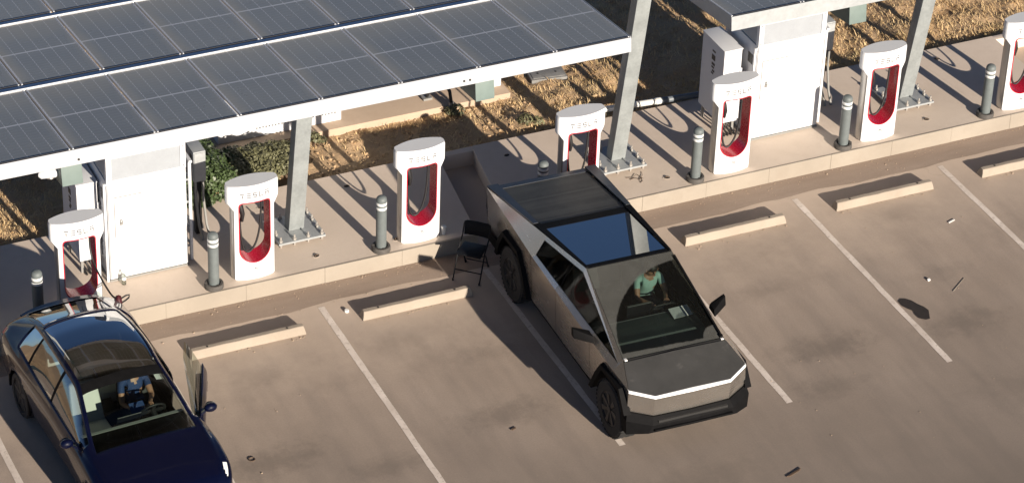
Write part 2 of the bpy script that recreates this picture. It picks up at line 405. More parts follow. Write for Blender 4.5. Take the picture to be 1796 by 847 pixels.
d = MB(); d.add(dv, [(j*(nx+1)+i, j*(nx+1)+i+1, (j+1)*(nx+1)+i+1, (j+1)*(nx+1)+i) for j in range(ny) for i in range(nx)])
zb = ZD-.02
far = [(-500, 1.46, zb), (-14, 1.46, zb), (-14, 26, zb), (26, 26, zb), (26, 1.46, zb), (500, 1.46, zb), (500, 900, zb), (-500, 900, zb), (-14, 900, zb), (26, 900, zb)]
d.add(far, [(0, 1, 2, 8, 7), (2, 3, 9, 8), (4, 5, 6, 9, 3)])
struct('dirt', d, M['dirt'], smooth=60, fix=False)
# dry grass : blades lying over the dirt
def build_grass():
    cnt = 270000
    x = rng.uniform(-7, 16.5, cnt); y = 1.5+rng.uniform(0, 1, cnt)**1.25*9.5
    den = .5+.5*np.sin(x*1.9+np.sin(y*1.7)*1.5)*np.sin(y*2.3+np.cos(x*1.1)*1.3)
    den2 = .5+.5*np.sin(x*.6+2)*np.cos(y*.9)
    bare = np.clip(np.exp(-((x-2.3)/1.6)**2-((y-2.0)/.55)**2)*.8+np.exp(-((x-4.9)/.9)**2-((y-1.9)/.6)**2)*.7+np.exp(-((x-1.0)/.8)**2-((y-1.9)/.7)**2)*.8, 0, .95)
    keep = (rng.uniform(0, 1, cnt) < (.35+.6*den+.3*den2)*(1-bare))
    keep &= ~((x > -.1) & (x < 5.25) & (y > 2.62) & (y < 4.2))
    keep &= ~((x > 5.6) & (x < 6.45) & (y > 2.98) & (y < 3.45))
    x, y = x[keep], y[keep]; n = len(x)
    z = np.array([ZD-.03+dz(a, b) for a, b in zip(x, y)])
    a = rng.uniform(0, 6.283, n); L = rng.uniform(.04, .125, n)*(1+.9*(rng.uniform(0, 1, n) > .975)); el = rng.uniform(.05, .95, n); wd = rng.uniform(.003, .0075, n)
    dx, dy_, dzz = np.cos(a)*np.cos(el)*L, np.sin(a)*np.cos(el)*L, np.sin(el)*L
    px, py = -np.sin(a)*wd, np.cos(a)*wd
    V = np.empty((n, 5, 3))
    V[:, 0] = np.stack([x-px, y-py, z], 1); V[:, 1] = np.stack([x+px, y+py, z], 1)
    V[:, 2] = np.stack([x+dx*.55+px*.8, y+dy_*.55+py*.8, z+dzz*.68], 1); V[:, 3] = np.stack([x+dx*.55-px*.8, y+dy_*.55-py*.8, z+dzz*.68], 1)
    V[:, 4] = np.stack([x+dx, y+dy_, z+dzz*.9], 1)
    me = bpy.data.meshes.new('dry_grass'); me.vertices.add(n*5); me.vertices.foreach_set('co', V.ravel())
    base = np.arange(n)*5
    li = np.stack([base, base+1, base+2, base+3, base+3, base+2, base+4], 1).ravel()
    me.loops.add(n*7); me.loops.foreach_set('vertex_index', li.astype(np.int32))
    ls = np.stack([np.arange(n)*7, np.arange(n)*7+4], 1).ravel(); me.polygons.add(n*2); me.polygons.foreach_set('loop_start', ls.astype(np.int32))
    me.update(calc_edges=True); me.validate()
    me.materials.append(M['grass'])
    o = bpy.data.objects.new('dry_grass', me); COL.objects.link(o); o['kind'] = 'stuff'
build_grass()
def clods():
    mb = MB()
    for i in range(420):
        x = random.uniform(-1, 7); y = random.uniform(1.5, 2.7); r = random.uniform(.010, .030)*(1 if random.random() < .9 else 1.6)
        if x > 5.3 and random.random() < .6: continue
        vs, fs = ellipsoid((x, y, ZD-.02+dz(x, y)+r*.2), r*random.uniform(.8, 1.4), r, r*.7, 6, 4)
        vs = [(a+random.uniform(-.25, .25)*r, b+random.uniform(-.25, .25)*r, c+random.uniform(-.2, .2)*r) for a, b, c in vs]
        mb.add(vs, fs)
    o = obj('soil_clods', mb, M['dirt'], fix=False, smooth=20); o['kind'] = 'stuff'
clods()
# grit along the kerb and on the asphalt
gm = MB()
for i in range(900):
    if i < 420: x = random.uniform(-6, 15); y = -1.02-abs(random.gauss(0, .07))
    elif i < 640: x = random.uniform(-6, 15); y = random.uniform(-1.6, -1.1)
    elif i < 760: x = random.choice([0, 1, 3, 4, 5])*W_ST-2.295+random.uniform(0, 1.83); y = -2.19-abs(random.gauss(0, .06))
    else: x = random.uniform(-5, 15); y = random.uniform(-9, -1.6)
    r = random.uniform(.003, .008)*(1.6 if random.random() < .08 else 1)
    vs, fs = ellipsoid((x, y, .004+r*.4), r*random.uniform(.8, 1.5), r, r*.8, 5, 3); gm.add(vs, fs)
o = obj('grit', gm, M['pad'], fix=False); o['kind'] = 'stuff'

# ------------------------------------------------------------------ wheel stops
def wheel_stop_mb():
    mb = MB(); L = 1.83
    prof = [(0, 0), (.012, .075), (.045, .135), (.125, .135), (.158, .075), (.17, 0)]
    n = 14; vs = []; fs = []
    for i in range(n+1):
        x = L*i/n; t = .5 if i in (0, n) else 1
        for (y, z) in prof:
            sx_ = .03 if i == 0 else (-.03 if i == n else 0)
            vs.append((x+sx_*(z/.135 if i in (0, n) else 0), y+random.uniform(-.003, .003), z+random.uniform(-.003, .003)*(z > 0)))
    k = len(prof)
    for i in range(n): fs += [(i*k+j, (i+1)*k+j, (i+1)*k+j+1, i*k+j+1) for j in range(k-1)]+[(i*k+k-1, (i+1)*k+k-1, (i+1)*k, i*k)]
    fs += [tuple(range(k)), tuple(n*k+j for j in range(k-1, -1, -1))]
    return mb.add(vs, fs)
stop_labels = {0: 'concrete wheel stop beside the open door of the dark blue car', 1: 'concrete wheel stop left of the steel pickup, next to a white bottle cap',
               3: 'concrete wheel stop in the empty bay right of the steel pickup', 4: 'concrete wheel stop in the bay with the dark oil stain', 5: 'concrete wheel stop at the far right edge of the lot'}
st0 = None
for k, lab in stop_labels.items():
    loc = (k*W_ST-2.295, -2.165, 0)
    if st0 is None:
        st0 = thing('wheel_stop', lab, 'wheel stop', loc, 0, 'concrete wheel stops along the bays')
        obj('block', wheel_stop_mb(), M['stop'], st0, bevel=.006, seg=1, smooth=28)
        for px in (.28, 1.55):
            h = MB(); h.cyl((px, .085, .130), (px, .085, .139), .016, 8); obj('anchor_pin', h, M['dark_gap'], st0)
    else: dup(st0, loc, lab)

# ------------------------------------------------------------------ charging posts
def lens(x): return .165-.10*(x/.40)**2
HB, HT, HW = .31, 1.385, .245
def post_loops(n_arc=16):
    # outer outline and hole outline with matching vertex counts, counter-clockwise from bottom centre
    def resample(pts, n):
        P = [Vector(p) for p in pts]; d = [0]
        for a, b in zip(P, P[1:]): d.append(d[-1]+(b-a).length)
        out = []
        for i in range(n):
            t = d[-1]*i/(n-1); j = 0
            while j < len(d)-2 and d[j+1] < t: j += 1
            u = (t-d[j])/max(1e-9, d[j+1]-d[j]); out.append(P[j].lerp(P[j+1], u))
        return out
    bx, cx = .319, .40
    # right half from bottom centre to top centre (2-D: x, z)
    segs_o = [[(0, 0), (bx-.02, 0), (bx, .02)], [(bx, .02), (bx, 1.29)], [(bx, 1.29), (bx+.03, 1.325), (cx-.015, 1.355), (cx, 1.38)], [(cx, 1.38), (cx, 1.655), (cx-.012, 1.69)], [(cx-.012, 1.69), (0, 1.69)]]
    arc = [(HW*math.sin(t), HB+HW*1.0-HW*math.cos(t)) for t in np.linspace(0, math.pi/2, 14)]
    cr = .06
    top = [(HW-cr+cr*math.cos(t), HT-cr+cr*math.sin(t)) for t in np.linspace(0, math.pi/2, 6)]
    segs_i = [arc, [arc[-1], (HW, 1.05)], [(HW, 1.05), (HW, 1.18)], [(HW, 1.18), top[0]]+top[1:3], top[2:]+[(0, HT)]]
    cnt = [14, 8, 5, 7, 8]
    o2 = []; i2 = []
    for so_, si_, c in zip(segs_o, segs_i, cnt):
        a = resample(so_+[] if True else so_, c); b = resample(si_, c)
        o2 += a if not o2 else a[1:]; i2 += b if not i2 else b[1:]
    o_full = o2+[Vector((-p.x, p.y)) for p in reversed(o2[1:-1])]
    i_full = i2+[Vector((-p.x, p.y)) for p in reversed(i2[1:-1])]
    return o_full, i_full
def make_post(label):
    t = thing('charging_post', label, 'charging post', (0, 0, 0), 0, 'white and red charging posts along the island')
    o, i = post_loops(); n = len(o)
    sh = MB()
    for sgn in (-1, 1):
        rows = []
        for k in range(6):
            f = k/5
            rows.append([(p.x*(1-f)+q.x*f, sgn*lens(p.x*(1-f)+q.x*f), p.y*(1-f)+q.y*f) for p, q in zip(o, i)])
        vs = sum(rows, []); fs = [(r*n+k, r*n+(k+1) % n, (r+1)*n+(k+1) % n, (r+1)*n+k) for r in range(5) for k in range(n)]
        if sgn > 0: fs = [f[::-1] for f in fs]
        sh.add(vs, fs)
    # cap edge (upper part) joins the two faces; the lower flanks are silver panels
    def strip(mb, ks, inset=0):
        for k in ks:
            p, q = o[k], o[(k+1) % n]; m = 6
            def P(pt, j):
                y = lens(pt.x)*(1-2*j/m); bulge = (1-(2*j/m-1)**2)*.02*(1 if pt.x > 0 else -1)*(1 if abs(pt.x) > .3 else 0)
                return (pt.x+bulge-inset*(1 if pt.x > 0 else -1), y, pt.y)
            for j in range(m): mb.add([P(p, j), P(q, j), P(q, j+1), P(p, j+1)], [(0, 1, 2, 3)])
    cap = [k for k in range(n) if min(o[k].y, o[(k+1) % n].y) > 1.28]; bot = [k for k in range(n) if max(o[k].y, o[(k+1) % n].y) < .021]
    side = [k for k in range(n) if k not in cap and k not in bot]
    strip(sh, cap); strip(sh, bot)
    obj('shell', sh, M['white'], t, smooth=42)
    for sgn in (1, -1):
        sp_ = MB(); strip(sp_, [k for k in side if (o[k].x+o[(k+1) % n].x)*sgn > 0])
        obj('side_panel', sp_, M['silver'], t, smooth=60)
        bl = MB(); x = sgn*.3235
        bl.box(min(x, x+sgn*.006), max(x, x+sgn*.006), -.092, -.080, .02, 1.28); obj('seam_strip', bl, M['grey_print'], t)
    li = MB(); m = 6
    rows = []
    for j in range(m+1):
        f = j/m; row = []
        for p in i:
            ysp = lens(p.x)+.006
            row.append((p.x, -ysp+2*ysp*f, p.y))
        rows.append(row)
    inner = [(p.x*.93, -lens(p.x)-.007, HB+.02+(p.y-HB)*.965) for p in i]
    vs = sum(rows, []); li.add(vs, [(r*n+k, (r+1)*n+k, (r+1)*n+(k+1) % n, r*n+(k+1) % n) for r in range(m) for k in range(n)])
    # thin lip proud of the face
    lip0 = [(p.x, -lens(p.x)-.006, p.y) for p in i]; lip1 = [(p.x*1.045, -lens(p.x)-.006, .848+(p.y-.848)*1.02) for p in i]; lip2 = [(a, b+.008, c) for a, b, c in lip1]
    li.add(lip0+lip1+lip2, [(k, (k+1) % n, n+(k+1) % n, n+k) for k in range(n)]+[(n+k, n+(k+1) % n, 2*n+(k+1) % n, 2*n+k) for k in range(n)])
    obj('liner', li, M['red'], t, smooth=40)
    # ------- cable hanging in the opening and its holstered handle
    cpts = []
    ctrl = [(.165, .02, 1.37), (.15, .0, 1.15), (.115, -.03, .85), (.055, -.05, .62), (-.02, -.06, .49), (-.095, -.06, .45), (-.155, -.05, .52), (-.185, -.03, .72), (-.19, 0, .95), (-.165, .0, 1.10), (-.185, .01, 1.26)]
    cp3 = [Vector(c) for c in ctrl]
    for a in range(len(cp3)-1):
        p0, p1, p2, p3 = cp3[max(a-1, 0)], cp3[a], cp3[a+1], cp3[min(a+2, len(cp3)-1)]
        for s in range(5):
            u = s/5; cpts.append(.5*((2*p1)+(-p0+p2)*u+(2*p0-5*p1+4*p2-p3)*u*u+(-p0+3*p1-3*p2+p3)*u**3))
    cpts.append(cp3[-1])
    c = MB(); c.tube(cpts, .0165, 8); obj('cable', c, M['rubber'], t, smooth=80)
    hd = MB(); hd.tube([(-.20, .0, 1.34), (-.185, -.02, 1.25), (-.158, -.03, 1.13), (-.165, -.03, 1.0)], [.036, .046, .038, .020], 8); obj('handle', hd, M['rubber'], t, smooth=60)
    # ------- lettering
    def letter_bars(ch):
        tk = .18
        return {'T': [(0, 1, .83, 1), (.40, .60, 0, .70)], 'E': [(0, 1, .84, 1), (.0, 1, .42, .58), (0, 1, 0, .16)],
                'S': [(0, 1, .84, 1), (0, .18, .5, .84), (0, 1, .42, .58), (.82, 1, .16, .5), (0, 1, 0, .16)],
                'L': [(0, .19, .0, 1), (.19, 1, 0, .16)], 'A': [(0, 1, .84, 1), (0, .19, 0, .62), (.81, 1, 0, .62), (.19, .81, .44, .60)]}[ch]
    lt = MB(); h = .085; wl = .066; pitch = .098; x = -(pitch*4+wl)/2; zb = 1.475
    for ch in 'TESLA':
        for a, b, c0, c1 in letter_bars(ch):
            if ch in 'SA' and False: pass
            xa, xb = x+a*wl, x+b*wl; ya, yb = -lens(xa)-.003, -lens(xb)-.003
            lt.hexa([(xa, ya, zb+c0*h), (xb, yb, zb+c0*h), (xb, yb+.003, zb+c0*h), (xa, ya+.003, zb+c0*h)], [(xa, ya, zb+c1*h), (xb, yb, zb+c1*h), (xb, yb+.003, zb+c1*h), (xa, ya+.003, zb+c1*h)])
        x += pitch
    obj('lettering', lt, M['grey_print'], t)
    bd = MB(); cx, cz, y = .0, .195, -lens(0)-.003
    bd.tube([(cx+.036*math.cos(a), y, cz+.036*math.sin(a)) for a in np.linspace(0, 2*math.pi, 25)[:-1]], .003, 4, True)
    bd.box(cx-.018, cx-.006, y-.002, y+.003, cz-.014, cz+.014); bd.box(cx+.002, cx+.018, y-.002, y+.003, cz-.014, cz-.004); bd.box(cx+.002, cx+.018, y-.002, y+.003, cz+.003, cz+.013)
    obj('badge', bd, M['grey_print'], t)
    ft = MB(); ft.box(-.30, .30, -.08, .08, -.01, .012); obj('foot', ft, M['dark_gap'], t)
    return t
post_labels = ['white and red charging post behind the dark blue car, its cable plugged into the car',
               'white and red charging post between the left white cabinet and the left steel column',
               'white and red charging post with a small cup at its foot, near the folding chair',
               'white and red charging post half hidden behind the tail of the steel pickup',
               'white and red charging post standing right in front of the right white cabinet',
               'white and red charging post in front of the rightmost steel column',
               'white and red charging post cut off by the right edge of the photo']
def post_loc(k): return ((k-1)*W_ST-1.0998+.319, -.705, ZI)
post0 = make_post(post_labels[1]); post0.location = post_loc(1)
for k in (2, 3, 4, 5, 6): dup(post0, post_loc(k), post_labels[k])
p_blue = dup(post0, post_loc(0), post_labels[0])
for ch in list(p_blue.children):          # this one has its cable in use
    if ch.name.split('.')[0] in ('cable', 'handle'): bpy.data.objects.remove(ch)

# ------------------------------------------------------------------ bollards
def make_bollard(label):
    t = thing('bollard', label, 'bollard', (0, 0, 0), 0, 'grey bollards beside the charging posts')
    b = MB(); b.lathe([(.083, .02), (.083, .74)], 24); b.lathe([(.083, .905), (.083, .925), (.078, .95), (.060, .972), (.03, .983), (0, .985)], 24); b.lathe([(.079, .70), (.079, .91)], 24)
    obj('post', b, M['bollard'], t, smooth=50)
    for z in (.755, .835):
        r = MB(); r.lathe([(.0815, z), (.0855, z+.004), (.0855, z+.046), (.0815, z+.05)], 24); obj('reflective_band', r, M['reflective'], t, smooth=50)
    m = MB(); m.lathe([(.083, .805), (.083, .835)], 24); m.lathe([(.083, .885), (.083, .906)], 24); obj('collar', m, M['bollard'], t, smooth=50)
    s = MB(); s.lathe([(.150, 0), (.150, .06), (.140, .08), (.105, .08), (.098, .045), (.084, .04)], 28); obj('base_ring', s, M['bollard_base'], t, smooth=40)
    for a in (0.6, 2.7, 4.8):
        lg = MB(); lg.bar((.10*math.cos(a), .10*math.sin(a), .06), (.145*math.cos(a), .145*math.sin(a), .06), .03, .05); obj('lug', lg, M['bollard_base'], t)
    return t
bl_labels = ['grey bollard in shade behind the tail of the dark blue car', 'grey bollard between the left white cabinet and its right-hand charging post',
             'grey bollard to the right of the left steel column, on open slab', 'grey bollard with only its banded top showing behind the pickup bed',
             'grey bollard between the middle steel column and the right white cabinet', 'grey bollard at the right front corner of the right white cabinet', 'grey bollard next to the charging post at the right edge of the photo']
b0 = None
for k in range(7):
    loc = ((k-1)*W_ST-1.456, -.837, ZI)
    if b0 is None: b0 = make_bollard(bl_labels[k]); b0.location = loc
    else: dup(b0, loc, bl_labels[k], rz=random.uniform(0, 6))

# ------------------------------------------------------------------ solar canopies
ZF, YF, TILT = 6.2, -5.47, R(7.75)
ct, st_ = math.cos(TILT), math.sin(TILT)
PW, PL, PITCHX = 1.094, 2.075, 1.1245
GAPR = .195
def plane_pt(x, s, h=0): return Vector((x, YF+s*ct+h*st_, ZF-s*st_+h*ct))     # s metres back from the front edge, h above the panel plane
M['cells'] = make_cells(PL, PW)
pan_rot = Matrix(((1, 0, 0), (0, ct, st_), (0, -st_, ct)))
def make_panel(parent):
    p = MB(); p.box(.0185, PW-.0185, .025, PL-.0165, -.02, 0)
    o = obj('solar_panel', p, M['cells'], parent)
    fr = MB(); fr.box(0, .018, 0, PL, -.035, .004); fr.box(PW-.018, PW, 0, PL, -.035, .004); fr.box(.0185, PW-.0185, PL-.016, PL, -.035, .004)
    obj('frame', fr, M['panel_frame'], o)
    fr2 = MB(); fr2.box(.0185, PW-.0185, .0, .0245, -.035, .003); obj('front_rail', fr2, M['dark_frame'], o)
    return o
def place_panel(o, x, s):
    o.matrix_local = Matrix.Translation(plane_pt(x, s)) @ pan_rot.to_4x4()
first_panel = [None]
def canopy(label, x0, x1, cols_x, rafters, col_x, fasc_mat):
    t = thing('solar_canopy', label, 'solar canopy', (0, 0, 0), 0, 'solar canopies over the charging bays')
    nrows = 3
    for r in range(nrows):
        for x in cols_x:
            if first_panel[0] is None: o = make_panel(t); first_panel[0] = o
            else:
                src = first_panel[0]; o = src.copy(); COL.objects.link(o); o.parent = t
                for ch in src.children: c = ch.copy(); COL.objects.link(c); c.parent = o
            place_panel(o, x+random.uniform(-.0008, .0008), r*(PL+GAPR)+.02)
    stot = nrows*(PL+GAPR)+.02
    # fascia : channel along the front, flat bars at the ends
    f = MB()
    def hb(xa, xb, s0, s1, h0, h1):
        b = [plane_pt(xa, s0, h0), plane_pt(xb, s0, h0), plane_pt(xb, s1, h0), plane_pt(xa, s1, h0)]; tt = [plane_pt(xa, s0, h1), plane_pt(xb, s0, h1), plane_pt(xb, s1, h1), plane_pt(xa, s1, h1)]
        return b, tt
    f.hexa(*hb(x0, x1, -.012, .0, -.215, -.004)); f.hexa(*hb(x0, x1, .0005, .07, -.215, -.205))
    obj('fascia', f, fasc_mat, t, bevel=.002, seg=1)
    for xe, sg in ((x0, 1), (x1, -1)):
        e = MB(); e.hexa(*hb(min(xe, xe+sg*.012), max(xe, xe+sg*.012), .0005, stot, -.205, .010)); obj('end_fascia', e, M['galv_light'], t)
    for r in range(nrows):
        s = r*(PL+GAPR)+PL+.02
        p = MB(); p.hexa(*hb(x0+.014, x1-.014, s+.026, s+GAPR-.016, -.16, -.006)); p.hexa(*hb(x0+.014, x1-.014, s+.006, s+.0255, -.12, .020)); obj('purlin', p, M['cab_white'], t, bevel=.004, seg=1)
    ru = MB(); ru.hexa(*hb(x0+.02, x1-.02, .9, 1.0, -.16, -.04)); obj('purlin', ru, M['galv_light'], t)
    for rx in rafters:
        ra = MB()
        b = [plane_pt(rx-.14, .27, -.62), plane_pt(rx+.14, .27, -.62), plane_pt(rx+.14, stot-.2, -.62), plane_pt(rx-.14, stot-.2, -.62)]
        tt = [plane_pt(rx-.14, .27, -.222), plane_pt(rx+.14, .27, -.222), plane_pt(rx+.14, stot-.2, -.222), plane_pt(rx-.14, stot-.2, -.222)]
        ra.hexa(b, tt); obj('rafter', ra, M['teal_steel'], t, bevel=.012)
    for (bx, n) in BOLTS.get(t.name, []):
        for i in range(n):
            bo = MB(); c = plane_pt(bx+i*.085, -.012, -.145); bo.cyl(c+Vector((0, -.01, 0)), c+Vector((0, .002, 0)), .016, 10); obj('bolt', bo, M['screen_print'], t)
    for cxp in col_x:
        lean = .168
        c = MB(); zc0, zc1 = ZI+.10, 4.98
        y0 = .02; w2 = .1275; dp = .20
        def cpt(dx, dy, z): return (cxp+dx, y0+dy-lean*(z-zc0), z)
        ins = 0.0
        c.hexa([cpt(-w2, 0, zc0), cpt(w2, 0, zc0), cpt(w2, dp, zc0), cpt(-w2, dp, zc0)], [cpt(-w2, 0, zc1), cpt(w2, 0, zc1), cpt(w2, dp, zc1), cpt(-w2, dp, zc1)])
        co = obj('column', c, M['galv'], t, bevel=.014, seg=2)
        pb = MB(); pb.box(cxp-.40, cxp+.38, -.27, .47, ZI+.065, ZI+.0995); obj('base_plate', pb, M['galv_light'], co, bevel=.004, seg=1)
        for i in range(4):
            for j in range(4):
                if 0 < i < 3 and 0 < j < 3: continue
                bx, by = cxp-.35+i*.227, -.22+j*.213
                bo = MB(); bo.cyl((bx, by, ZI-.002), (bx, by, ZI+.19), .013, 8); bo.cyl((bx, by, ZI+.1), (bx, by, ZI+.135), .03, 6); bo.cyl((bx, by, ZI+.04), (bx, by, ZI+.0645), .032, 6)
                obj('anchor_bolt', bo, M['bolt'], co)
        hx = min(rafters, key=lambda r: abs(r-cxp))
        gi = MB(); yt = y0-lean*(4.8-zc0)
        gi.box(min(cxp, hx)-.22, max(cxp, hx)+.22, yt-.12, yt+.32, zc1+.001, 5.05+.0); gi.box(hx-.11, hx+.11, yt-.1, yt+.3, 5.051, 5.22)
        obj('head_beam', gi, M['teal_steel'], t, bevel=.01)
    return t
BOLTS = {'solar_canopy': [(.50, 2), (-4.82, 1)], 'solar_canopy.001': []}
cx1 = [2.975-PITCHX*i-PW-.012 for i in range(9)]
canopy('long solar canopy with three panel rows over the left bays', 2.975-PITCHX*9-.03, 2.975+.002, cx1, (.92, -4.85), (.217, -5.28), M['fascia'])
cx2 = [4.53+PITCHX*i for i in range(9)]
canopy('solar canopy at the top right, only one front corner showing', 4.514, 4.53+PITCHX*9+.02, cx2, (6.69, 12.2), (5.82, 11.245), M['galv_light'])

# ------------------------------------------------------------------ power cabinets (left one first, then copied four bays on)
CX, CY = -2.865, -.15                 # front left bottom corner
def make_cabinet(label):
    t = thing('power_cabinet', label, 'power cabinet', (CX, CY, ZI), 0, 'white power cabinets on the islands')
    W, D, H = 1.25, 1.10, 1.775
    b = MB(); b.box(0, W, .02, D, .03, H); obj('body', b, M['cab_white'], t, bevel=.008)
    p = MB(); p.box(.012, W-.012, 0, .0195, .05, H-.012); obj('door_panel', p, M['cab_white'], t, bevel=.006)
    e = MB(); e.box(.10, .108, -.006, -.0005, .78, 1.50); e.box(.10, .57, -.006, -.0005, 1.492, 1.50); obj('door_seam', e, M['grey_print'], t)
    e = MB(); e.box(.18, .225, -.02, -.0005, 1.0, 1.045); e.tube([(.185, -.012, 1.04), (.19, -.012, 1.085), (.2025, -.012, 1.10), (.215, -.012, 1.085), (.22, -.012, 1.04)], .006, 6); obj('padlock', e, M['conduit'], t)
    pl = MB(); pl.box(-.01, W+.01, .0, D, -.005, .029); obj('plinth', pl, M['conduit'], t)
    # ventilated top
    f = MB(); H2 = 2.21
    for x0, x1 in ((0, .085), (W-.085, W)): f.box(x0, x1, .0, .08, H+.002, H2)
    for x0, x1 in ((0, .06), (W-.06, W)): f.box(x0, x1, D-.08, D, H+.002, H2)
    f.box(0, W, .0, D, H2+.0005, H2+.02); f.box(.086, W-.086, .0, .05, H+.002, H+.03); f.box(.086, W-.086, .0, .05, H2-.03, H2-.001)
    obj('vent_frame', f, M['cab_white'], t, bevel=.003, seg=1)
    vp = MB(); vp.box(.087, W-.087, .015, .04, H+.0305, H2-.0305); obj('vent_panel', vp, M['vent'], t)
    for sx0 in (.012, W-.022):
        v2 = MB(); v2.box(sx0, sx0+.01, .085, D-.085, H+.02, H2-.02); obj('vent_panel', v2, M['vent'], t)
    for sx0 in (.04, W-.04):
        for z in (H+.05, H2-.05):
            q = MB(); q.cyl((sx0, -.006, z), (sx0, .001, z), .010, 8); obj('screw', q, M['screen_print'], t)
    lb = MB(); lb.box(-.006, -.0005, .15, .30, 1.38, 1.56); obj('label_plate', lb, M['screen_print'], t)
    for i in range(6):
        l = MB(); z = .3+i*.045; l.box(-.008, -.0005, .15, D-.15, z, z+.018); obj('louvre', l, M['cab_white'], t)
    # pipe rack on the right flank
    k = MB(); k.box(W+.075, W+.12, .12, .165, 0, 1.78); k.box(W+.075, W+.12, .72, .765, 0, 1.78)
    k.box(W+.07, W+.125, .08, .85, 1.7805, 1.82)
    obj('rack_post', k, M['cab_white'], t, bevel=.003, seg=1)
    for z in (.25, .65, 1.05, 1.45):
        k = MB(); k.box(W+.0, W+.074, .13, .155, z, z+.03); k.box(W+.085, W+.11, .166, .719, z, z+.025); obj('rack_rail', k, M['galv_light'], t)
    for i, (yy, zt) in enumerate(((.26, 1.72), (.36, 1.6), (.46, 1.74), (.56, 1.5))):
        k = MB(); k.tube([(W+.05, yy, 0), (W+.05, yy, .3), (W+.05, yy+.01, zt-.2), (W+.04, yy, zt)], .019, 8); obj('conduit', k, M['conduit'], t, smooth=60)
    q = MB(); q.box(-.05, -.015, .02, .055, 0, 1.72); q.box(-.05, -.0, .02, .055, 1.7205, 1.75); obj('corner_post', q, M['cab_white'], t)
    return t
def make_switch_box(label):
    t = thing('switch_cabinet', label, 'switch cabinet', (-3.235, .20, 0), 0, 'narrow switch cabinets beside the power cabinets')
    z0, z1 = .52, 1.88
    b = MB(); b.box(0, .325, 0, .76, z0, z1); obj('body', b, M['cab_white'], t, bevel=.012)
    c = MB(); c.box(-.01, .335, -.01, .77, z1+.0005, z1+.02); obj('lid', c, M['cab_white'], t, bevel=.004)
    s = MB(); s.box(.30, .345, -.012, -.0005, z0+.05, z1-.35); obj('hinge_strip', s, M['cab_white'], t)
    for (ya, yb, za, zb) in ((.30, .40, 1.70, 1.73), (.30, .41, 1.55, 1.645), (.30, .40, 1.455, 1.50), (.32, .40, 1.40, 1.43), (.30, .37, 1.335, 1.37), (.33, .40, 1.29, 1.315)):
        l = MB(); l.box(-.006, -.0005, ya, yb, za, zb); obj('indicator_panel', l, M['screen_print'], t)
    lg = MB()
    for x in (.03, .26):
        for y in (.05, .66): lg.box(x, x+.04, y, y+.04, ZI, z0-.0005)
    obj('leg_frame', lg, M['conduit'], t)
    for i in range(4):
        k = MB(); x = .06+i*.065; k.tube([(x, .12, z0), (x, .10, .42), (x+.02, .04, .33), (x+.03, -.05, ZI+.018), (x+.02, -.2, ZI+.016)][:4], .016, 8); obj('cable', k, M['rubber'], t, smooth=60)
    return t
cabl = make_cabinet('white power cabinet under the left canopy, with grey vent panel on top')
cabr = dup(cabl, (CX+4*W_ST+.06, CY+.03, ZI), 'white power cabinet under the right canopy corner, with grey vent panel on top')
sbl = make_switch_box('narrow white switch cabinet left of the left power cabinet, partly in shade')
sbr = dup(sbl, (-3.235+4*W_ST, .20, 0), 'narrow sunlit white switch cabinet left of the right power cabinet')
def make_jbox(label):
    t = thing('junction_box', label, 'junction box', (0, 0, 0), 0, 'grey junction boxes behind the power cabinets')
    b = MB(); b.box(0, .20, 0, .42, 1.02, 1.56); obj('body', b, M['galv_light'], t, bevel=.008)
    c = MB(); c.box(.01, .19, -.015, -.0005, 1.04, 1.54); obj('cover', c, M['galv_light'], t, bevel=.004)
    l = MB(); l.box(-.004, -.0005, .06, .16, 1.36, 1.48); obj('label_plate', l, M['screen_print'], t)
    p = MB(); p.box(.05, .15, .1, .2, 0, 1.0195); obj('stand', p, M['dark_gap'], t)
    for x in (.04, .16):
        k = MB(); k.tube([(x, .05, 1.0195), (x, .05, .7), (x+.02, -.02, .25), (x+.05, -.1, .0)], .022, 8); obj('conduit', k, M['conduit'], t, smooth=60)
    return t
jb = make_jbox('grey junction box at the right flank of the left power cabinet'); jb.location = (-1.27, .52, ZI)
jb2 = dup(jb, (-1.27+4*W_ST+.09, .52, ZI), 'grey junction box at the right flank of the right power cabinet')

# ------------------------------------------------------------------ things on the dirt strip
p = MB(); p.box(-.6, 5.12, 2.71, 5.2, ZD-.2, ZD+.10); struct('concrete_pad', p, M['pad'], bevel=.012)
t = thing('equipment_cabinet', 'long white louvred equipment cabinet on the concrete pad behind the canopy', 'equipment cabinet', (-.02, 2.93, ZD+.10))
b = MB(); b.box(0, 2.16, .012, 1.3, 0, 1.75); obj('body', b, M['cab_white'], t, bevel=.01)
for i in range(26):
    l = MB(); x = .66+i*.055; l.box(x, x+.022, -.002, .0115, .16, .36); obj('louvre', l, M['dark_gap'], t)
for i in range(2):
    f = MB(); f.box(.04+i*1.06, 1.05+i*1.06, .0, .0115, .45, 1.68); obj('door', f, M['cab_white'], t, bevel=.004)
f = MB(); f.box(-.02, 2.18, -.012, 1.32, 1.7505, 1.79); obj('roof', f, M['cab_white'], t, bevel=.006)
t = thing('utility_box', 'small white utility box at the right end of the concrete pad', 'utility box', (4.72, 2.98, ZD+.10))
b = MB(); b.box(0, .34, 0, .5, 0, .62); obj('body', b, M['cab_white'], t, bevel=.01)
b = MB(); b.box(-.012, .352, -.012, .512, .6205, .65); obj('lid', b, M['cab_white'], t, bevel=.005)
b = MB(); b.box(.04, .30, -.008, -.0005, .06, .56); obj('door', b, M['cab_white'], t, bevel=.003)
t = thing('vault_lid', 'grey utility vault lid lying in the dry grass behind the canopy end', 'vault lid', (6.02, 3.20, ZD), R(-8))
b = MB(); b.box(-.32, .32, -.19, .19, -.05, .022); obj('collar', b, M['vault'], t, bevel=.012)
